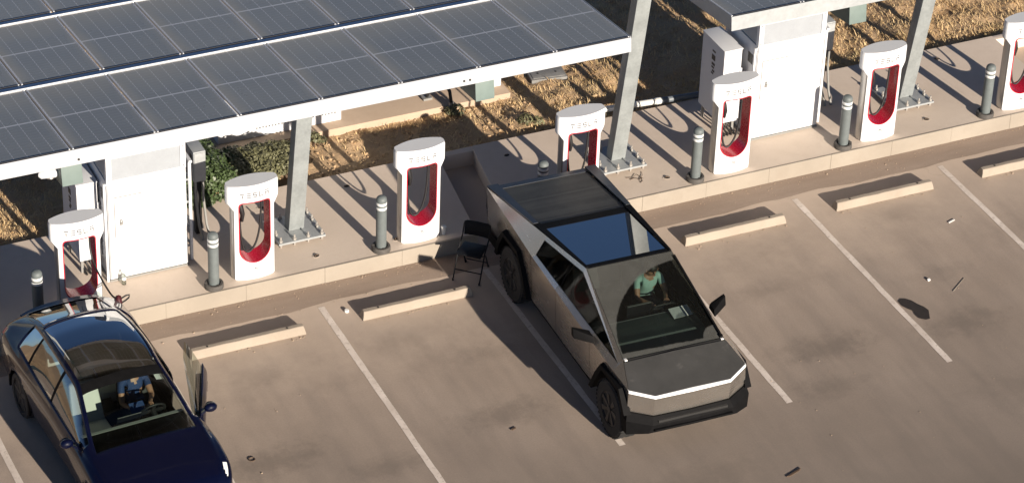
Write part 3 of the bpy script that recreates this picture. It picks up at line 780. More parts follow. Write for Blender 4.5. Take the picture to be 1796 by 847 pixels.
b = MB(); b.box(-.28, .28, -.15, .15, .0225, .032); obj('cover', b, M['vault'], t, bevel=.004)
for x in (-.16, .16):
    b = MB(); b.cyl((x, 0, .032), (x, 0, .036), .02, 8); obj('lifting_hole', b, M['dark_gap'], t)
t = thing('conduit_pipe', 'white and grey plastic conduit pipe lying along the back edge of the slab', 'pipe', (0, 0, 0))
b = MB(); b.cyl((6.25, 1.62, ZD+.12), (7.30, 1.545, ZD+.11), .052, 14); obj('pipe_section', b, M['pvc'], t, smooth=60)
b = MB(); b.cyl((7.27, 1.547, ZD+.11), (7.36, 1.541, ZD+.11), .060, 14); obj('coupling', b, M['pvc'], t, smooth=60)
b = MB(); b.cyl((7.36, 1.541, ZD+.11), (8.3, 1.475, ZD+.10), .052, 14); obj('pipe_section', b, M['pvc_grey'], t, smooth=60)
t = thing('cable_riser', 'black cable rising in a loop from the front of the concrete pad', 'cable', (0, 0, 0))
b = MB(); b.tube([(4.00, 2.66, ZD-.02), (4.00, 2.64, ZD+.16), (3.97, 2.66, ZD+.40), (3.90, 2.75, ZD+.58), (3.80, 2.88, ZD+.55), (3.74, 3.0, ZD+.3), (3.72, 3.05, ZD+.10)], .03, 8); obj('cable', b, M['rubber'], t, smooth=70)
b = MB(); b.cyl((4.0, 2.65, ZD-.02), (4.0, 2.65, ZD+.2), .045, 10); obj('sleeve', b, M['conduit'], t, smooth=60)
b = MB(); b.box(3.64, 3.80, 2.98, 3.12, ZD+.1005, ZD+.14); obj('base', b, M['conduit'], t)

def shrub(label, blobs, mat, n, lsz, tw):
    t = thing('shrub', label, 'shrub', (blobs[0][0], blobs[0][1], ZD))
    ox, oy = blobs[0][0], blobs[0][1]
    f = MB(); tot = sum(b[3]**2 for b in blobs)
    for (x, y, z, r) in blobs:
        for i in range(int(n*r*r/tot)):
            v = Vector((random.gauss(0, 1), random.gauss(0, 1), abs(random.gauss(0, 1))*.9)).normalized()*r*(.62+.42*random.random()**.6)
            c = Vector((x-ox, y-oy, z))+v
            nn = (v.normalized()+Vector((random.uniform(-.9, .9), random.uniform(-.9, .9), random.uniform(-.3, .9)))).normalized()
            a = nn.orthogonal().normalized(); a.rotate(Matrix.Rotation(random.uniform(0, 6.28), 3, nn)); bb = nn.cross(a); s = lsz*random.uniform(.6, 1.3)
            f.add([c-a*s, c+bb*s*.55+nn*s*.12, c+a*s, c-bb*s*.55+nn*s*.12], [(0, 1, 2, 3)])
    lo = obj('foliage', f, mat, t, fix=False, smooth=10); lo['kind'] = 'stuff'
    for i in range(tw):
        b_ = random.choice(blobs); a = random.uniform(0, 6.28)
        k = MB(); k.tube([(b_[0]-ox+random.uniform(-.08, .08), b_[1]-oy+random.uniform(-.08, .08), -.05), (b_[0]-ox+.25*b_[3]*math.cos(a), b_[1]-oy+.25*b_[3]*math.sin(a), b_[2]*.7), (b_[0]-ox+.75*b_[3]*math.cos(a), b_[1]-oy+.75*b_[3]*math.sin(a), b_[2]+.5*b_[3])], [.014, .010, .005], 5)
        obj('branch', k, M['twig'], t)
    return t
shrub('bright green shrub beside the grey junction box', [(-.62, 1.86, .26, .40), (-.75, 2.25, .26, .42), (-.35, 1.72, .16, .30), (-.55, 2.5, .22, .36), (-1.05, 2.0, .24, .40), (-.25, 2.1, .18, .32), (-.9, 1.7, .15, .26), (-.95, 1.52, .10, .26), (-.62, 1.55, .10, .24), (-.8, 1.45, .06, .18)], M['leaf_green'], 11000, .034, 10)
shrub('olive grey shrub behind the left steel column', [(.25, 2.05, .14, .34), (.62, 2.15, .12, .32), (-.02, 2.2, .14, .32), (.42, 2.38, .10, .24), (.90, 2.32, .08, .22), (-.05, 1.85, .16, .28), (.35, 1.78, .12, .26), (.75, 1.85, .12, .24), (1.1, 2.25, .1, .2)], M['leaf_olive'], 10500, .029, 11)
shrub('small dry tuft at the corner of the concrete pad', [(1.52, 2.56, .08, .12), (1.60, 2.5, .05, .10)], M['leaf_olive'], 260, .03, 3)
shrub('small dry tuft by the cable at the front of the pad', [(4.05, 2.50, .08, .13), (3.95, 2.58, .05, .10)], M['leaf_olive'], 260, .03, 3)
shrub('green weed tuft near the middle of the slab back edge', [(5.0, 1.85, .05, .14), (5.2, 1.78, .04, .1)], M['leaf_olive'], 240, .03, 2)

# ------------------------------------------------------------------ lifting pockets in the slab, litter, stain
hl = {0: (1.473, 1.042, 'open lifting pocket in the slab right of the left steel column'), 1: (.294, -.639, 'open lifting pocket in the slab in front of the left steel column'),
      2: (6.391, -.623, 'open lifting pocket in the slab in front of the middle steel column'), 3: (1.62, -.66, 'open lifting pocket at the left foot of the cup-side charging post'),
      4: (12.504, 1.084, 'open lifting pocket in the slab behind the rightmost bollard'), 5: (11.288, -.599, 'open lifting pocket in the slab in front of the rightmost column'),
      6: (-.02, .95, 'open lifting pocket behind the left steel column base'), 7: (4.25, .95, 'open lifting pocket behind the half hidden charging post')}
h0 = None
for k, (x, y, lab) in hl.items():
    if h0 is None:
        h0 = thing('lifting_pocket', lab, 'lifting pocket', (x, y, ZI), 0, 'lifting pockets cast in the slab')
        d_ = MB(); d_.add([(.050*math.cos(a), .034*math.sin(a), .0065) for a in np.linspace(0, 6.2832, 21)[:-1]], [tuple(range(20))]); obj('recess', d_, M['dark_gap'], h0)
        d_ = MB(); d_.lathe([(.062, .0), (.072, .004), (.062, .0055)], 20); rim = obj('rim', d_, M['slab'], h0); rim.scale = (1, .72, 1)
        d_ = MB(); d_.tube([(-.035, 0, .007), (-.02, .0, .02), (.012, 0, .022), (.03, .0, .007)], .008, 6); obj('anchor_eye', d_, M['twig'], h0)
    else: dup(h0, (x, y, ZI), lab, rz=random.uniform(-.5, .5))
def cup(loc, label, name='paper_cup', cat='cup', tip=0.):
    t = thing(name, label, cat, loc)
    b = MB(); b.lathe([(.030, 0), (.043, .12), (.045, .123)], 18); obj('body', b, M['paper'], t, smooth=50)
    l = MB(); l.lathe([(.047, .1235), (.047, .136), (.038, .142)], 18); obj('lid', l, M['paper'], t, smooth=50)
    return t
cup((2.37, -.79, ZI), 'white paper cup with lid standing right of the post by the folding chair')
mg, ntg, mxg, og = glass('clear_plastic', (.80, .84, .82), .05, .9); M['clear'] = mg
t = thing('water_bottle', 'clear plastic water bottle standing before the left white cabinet', 'bottle', (-2.70, -.27, ZI))
b = MB(); b.lathe([(.032, 0), (.035, .01), (.035, .06), (.031, .07), (.035, .08), (.035, .15), (.014, .20), (.013, .205)], 16); obj('body', b, M['clear'], t, smooth=50)
b = MB(); b.lathe([(.015, .2055), (.015, .225)], 12); obj('cap', b, M['paper'], t, smooth=50)
b = MB(); b.lathe([(.0355, .085), (.0355, .135)], 16); obj('label_band', b, M['paper'], t, smooth=50)
def scrap(name, cat, label, x, y, pts, h, mat, rz=0):
    b = MB(); n = len(pts)
    b.hexa([(a, c, 0) for a, c in pts], [(a*.96, c*.96, h*random.uniform(.7, 1.3)) for a, c in pts])
    o = obj(name, b, mat, loc=(x, y, .0045), rz=rz); tag(o, label, cat); return o
scrap('plastic_scrap', 'litter', 'long white scrap of plastic below the far right wheel stop', 10.29, -3.1, [(-.075, -.012), (.07, -.016), (.08, .008), (.0, .014), (-.07, .012)], .010, M['paper'], .35)
scrap('crumpled_paper', 'litter', 'small crumpled white paper between the stain and the right wheel stop', 9.07, -4.42, [(-.03, -.018), (.018, -.022), (.034, .006), (.006, .02), (-.024, .012)], .02, M['paper'], .2)
scrap('wood_stick', 'litter', 'thin pale stick lying on the asphalt right of the oil stain', 9.45, -4.7, [(-.22, -.006), (.22, -.004), (.22, .006), (-.22, .005)], .005, M['kerb'], .62)
b = MB(); b.lathe([(.036, 0), (.036, .03), (.030, .036)], 16); o = obj('bottle_cap', b, M['paper'], loc=(.315, -1.84, .004)); tag(o, 'round white cap lying left of the wheel stop by the pickup', 'bottle cap')
for (x, y, lab) in ((4.73, -7.93, 'dark leaf-like scrap near the lower edge of the photo'), (1.45, -5.48, 'small dark clod on the asphalt left of the pickup nose')):
    kx_ = 3.2 if y < -7 else 1
    scrap('dark_scrap', 'litter', lab, x, y, [(px_*kx_, py_) for px_, py_ in [(-.035, -.014), (.03, -.02), (.05, .008), (.0, .02), (-.045, .012)]], .012, M['twig'], .35)
b = MB(); b.tube([(-2.30+.045*math.cos(a), -4.74+.045*math.sin(a), .012) for a in np.linspace(0, 6.283, 15)[:-1]], .007, 5, True); o = obj('rubber_ring', b, M['twig']); tag(o, 'small dark ring lying on the asphalt right of the dark blue car', 'ring')
b = MB()
pts = [(8.325, -4.75), (8.40, -4.70), (8.47, -4.73), (8.53, -4.80), (8.575, -4.93), (8.625, -5.02), (8.645, -5.13), (8.60, -5.22), (8.545, -5.335), (8.47, -5.335), (8.39, -5.26), (8.385, -5.15), (8.41, -5.06), (8.36, -4.98), (8.32, -4.88)]
b.add([(x, y, .0085) for x, y in pts], [tuple(range(len(pts)))]); o = struct('oil_stain', b, M['oil'], fix=False)
t = thing('loose_wire', 'tangled thin wire on the slab in front of the middle steel column', 'wire', (5.92, -.40, ZI))
b = MB(); b.tube([(-.16, .02, .006), (-.06, -.02, .008), (.04, .03, .02), (.08, -.06, .01), (.05, -.17, .006), (.0, -.20, .006), (.02, -.12, .012), (.12, -.02, .012), (.16, .08, .008)], .004, 5); obj('strand', b, M['twig'], t)
b = MB(); b.tube([(-.12, -.06, .006), (-.04, -.05, .01), (.03, -.10, .008), (.10, -.09, .006)], .004, 5); obj('strand', b, M['twig'], t)
# lamp under the left canopy
t = thing('canopy_lamp', 'white floodlight hanging under the front edge of the left canopy', 'floodlight', (-5.10, -5.05, 5.66))
b = MB(); b.tube([(-.11, 0, 0), (-.10, -.01, .0), (.08, -.02, -.01), (.14, -.02, -.01)], [.045, .062, .062, .04], 14); obj('housing', b, M['white'], t, smooth=60)
b = MB(); b.bar((0, .0, .05), (0, .08, .30), .04, .02); b_ = obj('bracket', b, M['white'], t)
b = MB(); b.cyl((.02, -.02, -.055), (.02, -.025, -.075), .05, 14); obj('lens', b, M['silver'], t, smooth=60)

# ------------------------------------------------------------------ folding chair
def folding_chair(loc, rz):
    t = thing('folding_chair', 'black folding chair standing in the shade beside the pickup tail', 'chair', loc, rz)
    w = .215
    s = MB(); s.hexa([(-.20, -.20, .435), (.20, -.20, .435), (.19, .19, .425), (-.19, .19, .425)], [(-.20, -.20, .462), (.20, -.20, .462), (.19, .19, .452), (-.19, .19, .452)]); obj('seat', s, M['chair_black'], t, bevel=.012)
    bk = MB(); n = 6; vs = []
    for zz in (.56, .775):
        for d_ in (0, .016):
            vs += [(-.205+.41*i/n, .235+.025*math.sin(math.pi*i/n)+d_+(zz-.64)*.15-.018, zz) for i in range(n+1)]
    m = n+1; fs = []
    for i in range(n): fs += [(i, i+1, 2*m+i+1, 2*m+i), (m+i, 3*m+i, 3*m+i+1, m+i+1), (2*m+i, 2*m+i+1, 3*m+i+1, 3*m+i), (i, m+i, m+i+1, i+1)]
    fs += [(0, 2*m, 3*m, m), (n, m+n, 3*m+n, 2*m+n)]
    bk.add(vs, fs); obj('backrest', bk, M['chair_black'], t, bevel=.006)
    for sx in (-1, 1):
        f = MB(); f.tube([(sx*w, -.27, .0), (sx*w, -.02, .45), (sx*w, .17, .58), (sx*w, .235, .74), (sx*w*.96, .248, .775), (sx*w*.8, .254, .79)], .0115, 8); obj('leg', f, M['chair_black'], t, smooth=60)
        f = MB(); f.tube([(sx*(w-.03), .27, 0), (sx*(w-.03), .12, .30), (sx*(w-.03), -.12, .43)], .0115, 8); obj('leg', f, M['chair_black'], t, smooth=60)
        for (x, y) in ((sx*w, -.27), (sx*(w-.03), .27)):
            f = MB(); f.cyl((x, y, 0), (x, y, .035), .016, 8); obj('foot_cap', f, M['rubber'], t)
    f = MB(); f.tube([(-w*.8, .254, .79), (0, .262, .795), (w*.8, .254, .79)], .0115, 8); obj('top_rail', f, M['chair_black'], t, smooth=60)
    f = MB(); f.tube([(-w, -.185, .155), (w, -.185, .155)], .009, 8); obj('stretcher', f, M['chair_black'], t, smooth=60)
    f = MB(); f.tube([(-w+.03, .215, .11), (w-.03, .215, .11)], .009, 8); obj('stretcher', f, M['chair_black'], t, smooth=60)
    return t
folding_chair((2.50, -1.60, 0.002), math.atan2(-.30, .33))

# ------------------------------------------------------------------ people (one skinned body each)
def person(name, label, joints, edges, mats, seg_mat, parent_loc, rz, root=0):
    """joints: list of (x,y,z,r); edges: (a,b); seg_mat: material index per edge"""
    me = bpy.data.meshes.new(name); me.from_pydata([j[:3] for j in joints], [e for e in edges], [])
    o = bpy.data.objects.new(name, me); COL.objects.link(o)
    md = o.modifiers.new('skin', 'SKIN'); md.use_smooth_shade = True
    for i, sv in enumerate(me.skin_vertices[0].data):
        sv.radius = (joints[i][3], joints[i][3]*(joints[i][4] if len(joints[i]) > 4 else 1)); sv.use_root = (i == root)
    sb = o.modifiers.new('sub', 'SUBSURF'); sb.levels = 2; sb.render_levels = 2
    dg = bpy.context.evaluated_depsgraph_get(); ev = o.evaluated_get(dg); m2 = bpy.data.meshes.new_from_object(ev)
    o.modifiers.clear(); o.data = m2
    m2.materials.clear()
    for m in mats: m2.materials.append(m)
    A = np.array([joints[a][:3] for a, b in edges]); B = np.array([joints[b][:3] for a, b in edges])
    for pl in m2.polygons:
        c = np.array(pl.center); ab = B-A; tt = np.clip(((c-A)*ab).sum(1)/(ab*ab).sum(1), 0, 1); dd = np.linalg.norm(c-(A+ab*tt[:, None]), axis=1)
        pl.material_index = seg_mat[int(dd.argmin())]; pl.use_smooth = True
    o.location = parent_loc; o.rotation_euler.z = rz
    tag(o, label, 'person')
    return o
def seated(name, label, mats, P, rz, loc, hx=0., head=(0, 0, 0), lean=.2, hands=None, hairmat=None):
    """local frame: +x forward, +y left; origin at the hip point. mats = [skin, shirt, trousers]"""
    J = []; Ed = []; S = []
    def j(*a): J.append(a); return len(J)-1
    def e(a, b, m): Ed.append((a, b)); S.append(m)
    def at(h, y=0.): return (lean*h+.0, y, h)
    pelvis = j(0, 0, .02, .15, 1.0); waist = j(lean*.2, 0, .2, .135, 1.1); chest = j(lean*.40, 0, .40, .135, 1.25); collar = j(lean*.52, 0, .52, .085, 1.2)
    neck = j(lean*.58+.02, 0, .585, .055); 
    hb = j(lean*.66+head[0]*.5, head[1]*.5, .645+head[2]*.5, .066); hc = j(lean*.72+head[0], head[1], .715+head[2], .092); ht = j(lean*.74+head[0]*1.2, head[1], .80+head[2], .070)
    e(pelvis, waist, 2); e(waist, chest, 1); e(chest, collar, 1); e(collar, neck, 0); e(neck, hb, 0); e(hb, hc, 0); e(hc, ht, 0)
    for sgn in (1, -1):
        sh = j(lean*.49, sgn*.185, .485, .062); e(collar, sh, 1)
        hand = hands[0 if sgn > 0 else 1]
        H = Vector(hand); SH = Vector((lean*.49, sgn*.185, .485)); mid = (SH+H)/2; elb = mid+Vector((-.02, sgn*.07, -.13))
        a1 = SH.lerp(elb, .5); el = j(*elb, .040); up_ = j(*a1, .052); e(sh, up_, 1); e(up_, el, 0)
        wr = j(*(elb.lerp(H, .86)), .027); e(el, wr, 0)
        dr = (H-elb).normalized(); side = dr.cross(Vector((0, 0, 1))).normalized()*sgn
        palm = j(*(H+dr*.03), .030, .8); e(wr, palm, 0)
        for q, (off, ln) in enumerate(((-.026, .062), (-.009, .074), (.009, .070), (.025, .056))):
            base = H+dr*.065+side*off; k1 = base+dr*ln*.5+Vector((0, 0, -.012)); k2 = base+dr*ln*.78+Vector((0, 0, -.045))
            b1 = j(*base, .0105); b2 = j(*k1, .0095); b3 = j(*k2, .0085); e(palm, b1, 0); e(b1, b2, 0); e(b2, b3, 0)
        tb = j(*(H+dr*.025-side*.036), .0125); tt_ = j(*(H+dr*.062-side*.05+Vector((0, 0, -.015))), .010); e(palm, tb, 0); e(tb, tt_, 0)
    for sgn in (1, -1):
        hp = j(.10, sgn*.10, .0, .095); kn = j(.47, sgn*.15, .10, .066); kc = j(.56, sgn*.15, -.12, .055); an = j(.66, sgn*.14, -.36, .040); to = j(.82, sgn*.15, -.39, .036)
        e(pelvis, hp, 2); e(hp, kn, 2); e(kn, kc, 2); e(kc, an, 2); e(an, to, 2)
    o = person(name, label, J, Ed, mats, S, loc, rz)
    hcv = Vector(J[hc][:3])
    fx = MB()
    fx.ell((hcv.x+.092, hcv.y, hcv.z-.005), .022, .014, .022, 8, 6); obj('nose', fx, M['skin'], o, smooth=60)
    for sgn in (1, -1):
        ey = MB(); ey.ell((hcv.x+.078, hcv.y+sgn*.032, hcv.z+.02), .012, .014, .008, 8, 6); obj('eye', ey, M['screen'], o, smooth=60)
        ea = MB(); ea.ell((hcv.x+.0, hcv.y+sgn*.09, hcv.z+.0), .022, .012, .032, 8, 6); obj('ear', ea, M['skin'], o, smooth=60)
    mo = MB(); mo.ell((hcv.x+.082, hcv.y, hcv.z-.045), .010, .026, .006, 8, 6); obj('mouth', mo, pbr('lip', (.22, .07, .06), .5), o, smooth=60)
    hr = MB(); hr.ell((hcv.x-.022, hcv.y, hcv.z+.045), .106, .100, .088, 16, 10); hr.ell((hcv.x-.055, hcv.y, hcv.z-.0), .065, .088, .075, 12, 8)
    obj('hair', hr, M['hair'], o, smooth=60)
    return o

# ------------------------------------------------------------------ steel pickup
def make_steel():
    m, nt, nd, p = new_mat('brushed_stainless'); pos = N(nt, 'ShaderNodeTexCoord').outputs['Object']
    mp = N(nt, 'ShaderNodeMapping'); nt.links.new(pos, mp.inputs[0]); mp.inputs['Scale'].default_value = (.8, .8, 14)
    n1 = mrange(nt, noise(nt, pos, 1.3, 4), .3, .7); n2 = mrange(nt, noise(nt, mp.outputs[0], 3, 4), .3, .7); n3 = mrange(nt, noise(nt, pos, 6, 6, .7), .5, .8)
    c = mixc(nt, n1, (.49, .462, .425), (.54, .51, .47)); c = mixc(nt, math_(nt, 'MULTIPLY', n3, .22), c, (.42, .37, .32))
    nt.links.new(c, p.inputs['Base Color']); p.inputs['Metallic'].default_value = .9
    nt.links.new(mrange(nt, math_(nt, 'ADD', math_(nt, 'MULTIPLY', n2, .7), n1), 0, 1.7, .22, .30), p.inputs['Roughness'])
    return m
def make_hood():
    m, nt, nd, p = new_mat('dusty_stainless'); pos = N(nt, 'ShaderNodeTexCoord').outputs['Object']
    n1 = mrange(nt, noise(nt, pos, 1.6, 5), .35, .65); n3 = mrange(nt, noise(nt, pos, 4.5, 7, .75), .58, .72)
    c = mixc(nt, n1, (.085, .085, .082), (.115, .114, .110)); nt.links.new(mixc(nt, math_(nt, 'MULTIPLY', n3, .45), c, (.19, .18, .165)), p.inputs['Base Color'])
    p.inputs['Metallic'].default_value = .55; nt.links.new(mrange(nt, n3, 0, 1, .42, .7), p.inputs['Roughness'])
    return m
M['steel'] = make_steel(); M['hood'] = make_hood()
M['rail'] = pbr('bed_rail_dark', (.045, .05, .058), .38, metal=.4, var=.2)
def make_tonneau():
    m, nt, nd, p = new_mat('tonneau_slat'); pos = wpos(nt); oi = N(nt, 'ShaderNodeObjectInfo')
    c = mixc(nt, oi.outputs['Random'], (.034, .035, .034), (.062, .064, .061)); f = mrange(nt, noise(nt, pos, 2.4, 6, .7), .4, .75, 0, .5)
    nt.links.new(mixc(nt, f, c, (.10, .10, .092)), p.inputs['Base Color']); p.inputs['Roughness'].default_value = .55; p.inputs['Specular IOR Level'].default_value = .3
    return m
M['tonneau'] = make_tonneau()
mt, ntt, mx, out = glass('tint_glass', (.30, .31, .31), .02, .14); M['tint'] = mt
mt, ntt, mx, out = glass('roof_glass', (.03, .03, .035), .015, 3.8); M['roof_glass'] = mt
def make_windscreen():
    m, nt, mx, out = glass('dusty_windscreen', (.74, .84, .79), .02, .7)
    pos = N(nt, 'ShaderNodeTexCoord').outputs['Object']
    sx = N(nt, 'ShaderNodeSeparateXYZ'); nt.links.new(pos, sx.inputs[0])
    # wiped sector: polar coordinates about the wiper pivot, along the glass
    px, py = 1.80, .745
    u = math_(nt, 'MULTIPLY', math_(nt, 'SUBTRACT', px, sx.outputs[0]), 1.054); v = math_(nt, 'SUBTRACT', py, sx.outputs[1])
    r = math_(nt, 'SQRT', math_(nt, 'ADD', math_(nt, 'MULTIPLY', u, u), math_(nt, 'MULTIPLY', v, v)))
    wob = math_(nt, 'MULTIPLY', math_(nt, 'SUBTRACT', noise(nt, pos, 9, 4), .5), .05)
    r = math_(nt, 'ADD', r, wob)
    inside = math_(nt, 'MULTIPLY', mrange(nt, r, 1.505, 1.53, 1, 0), mrange(nt, r, .235, .255, 0, 1))
    low = mrange(nt, math_(nt, 'ADD', math_(nt, 'SUBTRACT', u, math_(nt, 'MULTIPLY', v, .035)), wob), .035, .055, 0, 1)
    side = mrange(nt, math_(nt, 'ADD', v, math_(nt, 'MULTIPLY', u, .03)), -.03, .0, 0, 1)
    clear = math_(nt, 'MULTIPLY', math_(nt, 'MULTIPLY', inside, low), side)
    n1 = mrange(nt, noise(nt, pos, 3, 6, .7), .3, .7, .46, .66); n2 = mrange(nt, noise(nt, pos, 30, 4, .8), .62, .72, 0, .25)
    dust = math_(nt, 'MAXIMUM', math_(nt, 'MULTIPLY', math_(nt, 'ADD', n1, n2), math_(nt, 'SUBTRACT', 1, clear)), .035)
    df = N(nt, 'ShaderNodeBsdfDiffuse'); df.inputs[0].default_value = (.105, .107, .10, 1)
    m2 = N(nt, 'ShaderNodeMixShader'); nt.links.new(dust, m2.inputs[0]); nt.links.new(mx.outputs[0], m2.inputs[1]); nt.links.new(df.outputs[0], m2.inputs[2])
    nt.links.new(m2.outputs[0], out.inputs[0]); return m
M['windscreen'] = make_windscreen()

TX, TY, TH = 3.698, -4.296, -.02861
TRZ = math.atan2(-math.cos(TH), math.sin(TH))
truck = thing('pickup_truck', 'dusty angular stainless steel pickup truck with dark glass roof and driver inside', 'pickup truck', (TX, TY, 0), TRZ)
P_ = lambda x, y, z: Vector((x, y, z))
def mir(p): return Vector((p.x, -p.y, p.z))
# left-hand side points (y > 0)
T_ = P_(-2.99, .92, 1.31); PK = P_(.21, .69, 1.79); B_ = P_(1.82, .805, 1.256); A_ = P_(2.30, .93, 1.09); NN = P_(2.50, .597, 1.042)
KR = P_(-1.05, .98, 1.255); KM = P_(.5, .98, 1.185); KF = P_(1.82, .958, 1.135)
WRB = P_(-1.02, .944, 1.312); WRT = P_(-1.01, .812, 1.552); WPK = P_(.20, .728, 1.728); WT = P_(1.79, .868, 1.205)
R1 = PK.lerp(T_, (PK.x+1.01)/(PK.x-T_.x))
WBM = WRB.lerp(WT, .52)
def sill(p, z): return P_(p.x, p.y-(p.z-z)*.062, z)
def face_piece(name, polys, mat, parent, t=.012, inset=0):
    mb = MB()
    for pts in polys:
        a = Vector(pts[0]); n = Vector((0, 0, 0))
        for i in range(len(pts)): n += Vector(pts[i]).cross(Vector(pts[(i+1) % len(pts)]))
        mb.slab(pts, n, t)
    return obj(name, mb, mat, parent, smooth=20, fix=False)
def both(name, polys, mat, parent=truck, t=.012, label=None):
    for sgn in (1, -1):
        pp = [[p if sgn > 0 else mir(p) for p in (pts if sgn > 0 else pts[::-1])] for pts in polys]
        face_piece(name, pp, mat, parent, t)
# order each polygon counter-clockwise seen from outside on the left (+y) side
both('sail_panel', [[KR, T_, R1, WRT, WRB]], M['steel'])
both('cant_rail', [[WRT, R1, PK, WPK], [WPK, PK, B_, WT]], M['steel'])
KX = lambda x: KR.lerp(KM, (x-KR.x)/(KM.x-KR.x)) if x < KM.x else KM.lerp(KF, (x-KM.x)/(KF.x-KM.x))
DX1, DX2 = -.20, 1.02     # door cuts
def WX(x): return WRB.lerp(WT, (x-WRB.x)/(WT.x-WRB.x))
g_ = .004
both('waist_strip', [[KX(DX1-g_), KR, WRB, WX(DX1-g_)], [KX(DX2-g_), KM, KX(DX1+g_), WX(DX1+g_), WX(.5), WX(DX2-g_)], [KF, KX(DX2+g_), WX(DX2+g_), WT]], M['steel'])
both('fender_top', [[A_, KF, WT, B_]], M['steel'])
ZS = .43
def arch(cx, pts): return [(cx+a, z) for a, z in pts]
AR = [(-.60, ZS+.07), (-.50, .80), (-.33, 1.045), (.26, 1.045), (.47, .80), (.66, ZS)]
AF = [(-.66, ZS), (-.47, .80), (-.31, 1.035), (.33, 1.035), (.50, .80), (.60, .60)]
def side_y(x, z):
    if x < KR.x: k = KR.lerp(T_, (x-KR.x)/(T_.x-KR.x))
    elif x < KM.x: k = KX(x)
    elif x < KF.x: k = KX(x)
    else: k = KF.lerp(A_, (x-KF.x)/(A_.x-KF.x))
    return k.y-(k.z-z)*.062, k.z
def sidept(x, z): return P_(x, side_y(x, z)[0], z)
def strip_poly(xs, zb):  # panel between the crease and a lower edge given as (x, z) list
    return zb
WRC, WFC = -1.8175, 1.8175
def side_panel(name, lower, x0, x1, tail=False):
    """lower: [(x,z)...] from rear to front along the bottom edge; built as vertical slices so that each slice is flat"""
    xs = sorted(set([x for x, z in lower]+[c for c in (KR.x, KM.x, KF.x) if x0 < c < x1]))
    L = sorted(lower)
    def zl(x):
        for (xa, za), (xb, zb) in zip(L, L[1:]):
            if xa <= x <= xb: return za+(zb-za)*(x-xa)/max(1e-9, xb-xa)
        return L[-1][1]
    polys = []
    for a, b in zip(xs, xs[1:]):
        ya, za = side_y(a, 0)[0], side_y(a, 0)[1]; yb, zb = side_y(b, 0)[0], side_y(b, 0)[1]
        ka = P_(a, side_y(a, za)[0], za); kb = P_(b, side_y(b, zb)[0], zb)
        polys.append([sidept(b, zl(b)), sidept(a, zl(a)), ka, kb])
    for sgn in (1, -1):
        mb = MB()
        for pts in polys:
            q = [p if sgn > 0 else mir(p) for p in pts]
            mb.add(q, [(0, 1, 2, 3) if sgn > 0 else (3, 2, 1, 0)])
            q2 = [p-Vector((0, sgn*.014, 0)) for p in q]; mb.add(q2, [(3, 2, 1, 0) if sgn > 0 else (0, 1, 2, 3)])
            mb.add([q[0], q[1], q2[1], q2[0]], [(0, 1, 2, 3)])
        obj(name, mb, M['steel'], truck, smooth=20)
side_panel('bed_side', [(-2.99, .62)]+[(WRC+a, z) for a, z in AR]+[(-1.10, ZS)] if WRC+AR[-1][0] < -1.10 else [(-2.99, .62)]+[(WRC+a, z) for a, z in AR], -2.99, -1.1)
xr = WRC+AR[-1][0]+g_
side_panel('rear_door', [(xr, ZS), (DX1-g_, ZS)], xr, DX1)
side_panel('front_door', [(DX1+g_, ZS), (DX2-g_, ZS)], DX1, DX2)
side_panel('front_fender', [(DX2+g_, ZS)]+[(WFC+a, z) for a, z in AF[:-1]]+[(2.30, .75)], DX2, 2.30)
# wheel arch flares
def flare(cx, pts):
    for sgn in (1, -1):
        mb = MB()
        inner = []
        c = Vector((cx, .47))
        for a, z in pts:
            v = Vector((cx+a, z)); d = (v-c); inner.append(c+d*(1-.085/d.length))
        n = len(pts)
        def q(v, y): return (v.x, sgn*y, v.y)
        ou = [Vector((cx+a, z)) for a, z in pts]; ou2 = [c+(v-c)*1.03 for v in ou]
        for i in range(n-1):
            yo0, yo1 = side_y(ou2[i].x, ou2[i].y)[0]+.002, side_y(ou2[i+1].x, ou2[i+1].y)[0]+.002
            mb.add([q(ou2[i], yo0), q(ou2[i+1], yo1), q(ou[i+1], 1.012), q(ou[i], 1.012)], [(0, 1, 2, 3)])
            mb.add([q(ou[i], 1.012), q(ou[i+1], 1.012), q(inner[i+1], 1.008), q(inner[i], 1.008)], [(0, 1, 2, 3)])
            mb.add([q(inner[i], 1.008), q(inner[i+1], 1.008), q(inner[i+1], .62), q(inner[i], .62)], [(0, 1, 2, 3)])
        obj('wheel_arch', mb, M['black'], truck, smooth=20)
flare(WRC, AR); flare(WFC, AF[:-1]+[(.56, .72)])
# roof, rails, tonneau
SL = (PK.z-T_.z)/(PK.x-T_.x)
def rp(x, y, h=0): return P_(x, y, PK.z+SL*(x-PK.x)+h)
def redge(x): return T_.y+(PK.y-T_.y)*(x-T_.x)/(PK.x-T_.x)
XT0, XT1, XG0, XG1 = -2.86, -1.455, -1.265, .10
for sgn in (1, -1):
    yy = lambda x: sgn*(redge(x)-.006)
    face_piece('bed_rail', [[p for p in ([rp(T_.x, yy(T_.x)), rp(T_.x, sgn*.735), rp(XT1, sgn*.725), rp(XT1, yy(XT1))] if sgn < 0 else [rp(T_.x, sgn*.735), rp(T_.x, yy(T_.x)), rp(XT1, yy(XT1)), rp(XT1, sgn*.725)])]], M['rail'], truck, .03)
    a_, b_2 = (XT1+.003, PK.x)
    q = [rp(a_, yy(a_)), rp(a_, sgn*.700), rp(XG1, sgn*.655), rp(PK.x, sgn*.655), rp(PK.x, yy(PK.x))]
    face_piece('roof_rail', [q if sgn < 0 else q[::-1]], M['black'], truck, .02)
face_piece('tailgate_cap', [[rp(T_.x, -.733), rp(T_.x, .733)][::-1]+[rp(XT0-.003, -.733), rp(XT0-.003, .733)]], M['rail'], truck, .03)
ns = 24; dxs = (XT1-XT0)/ns
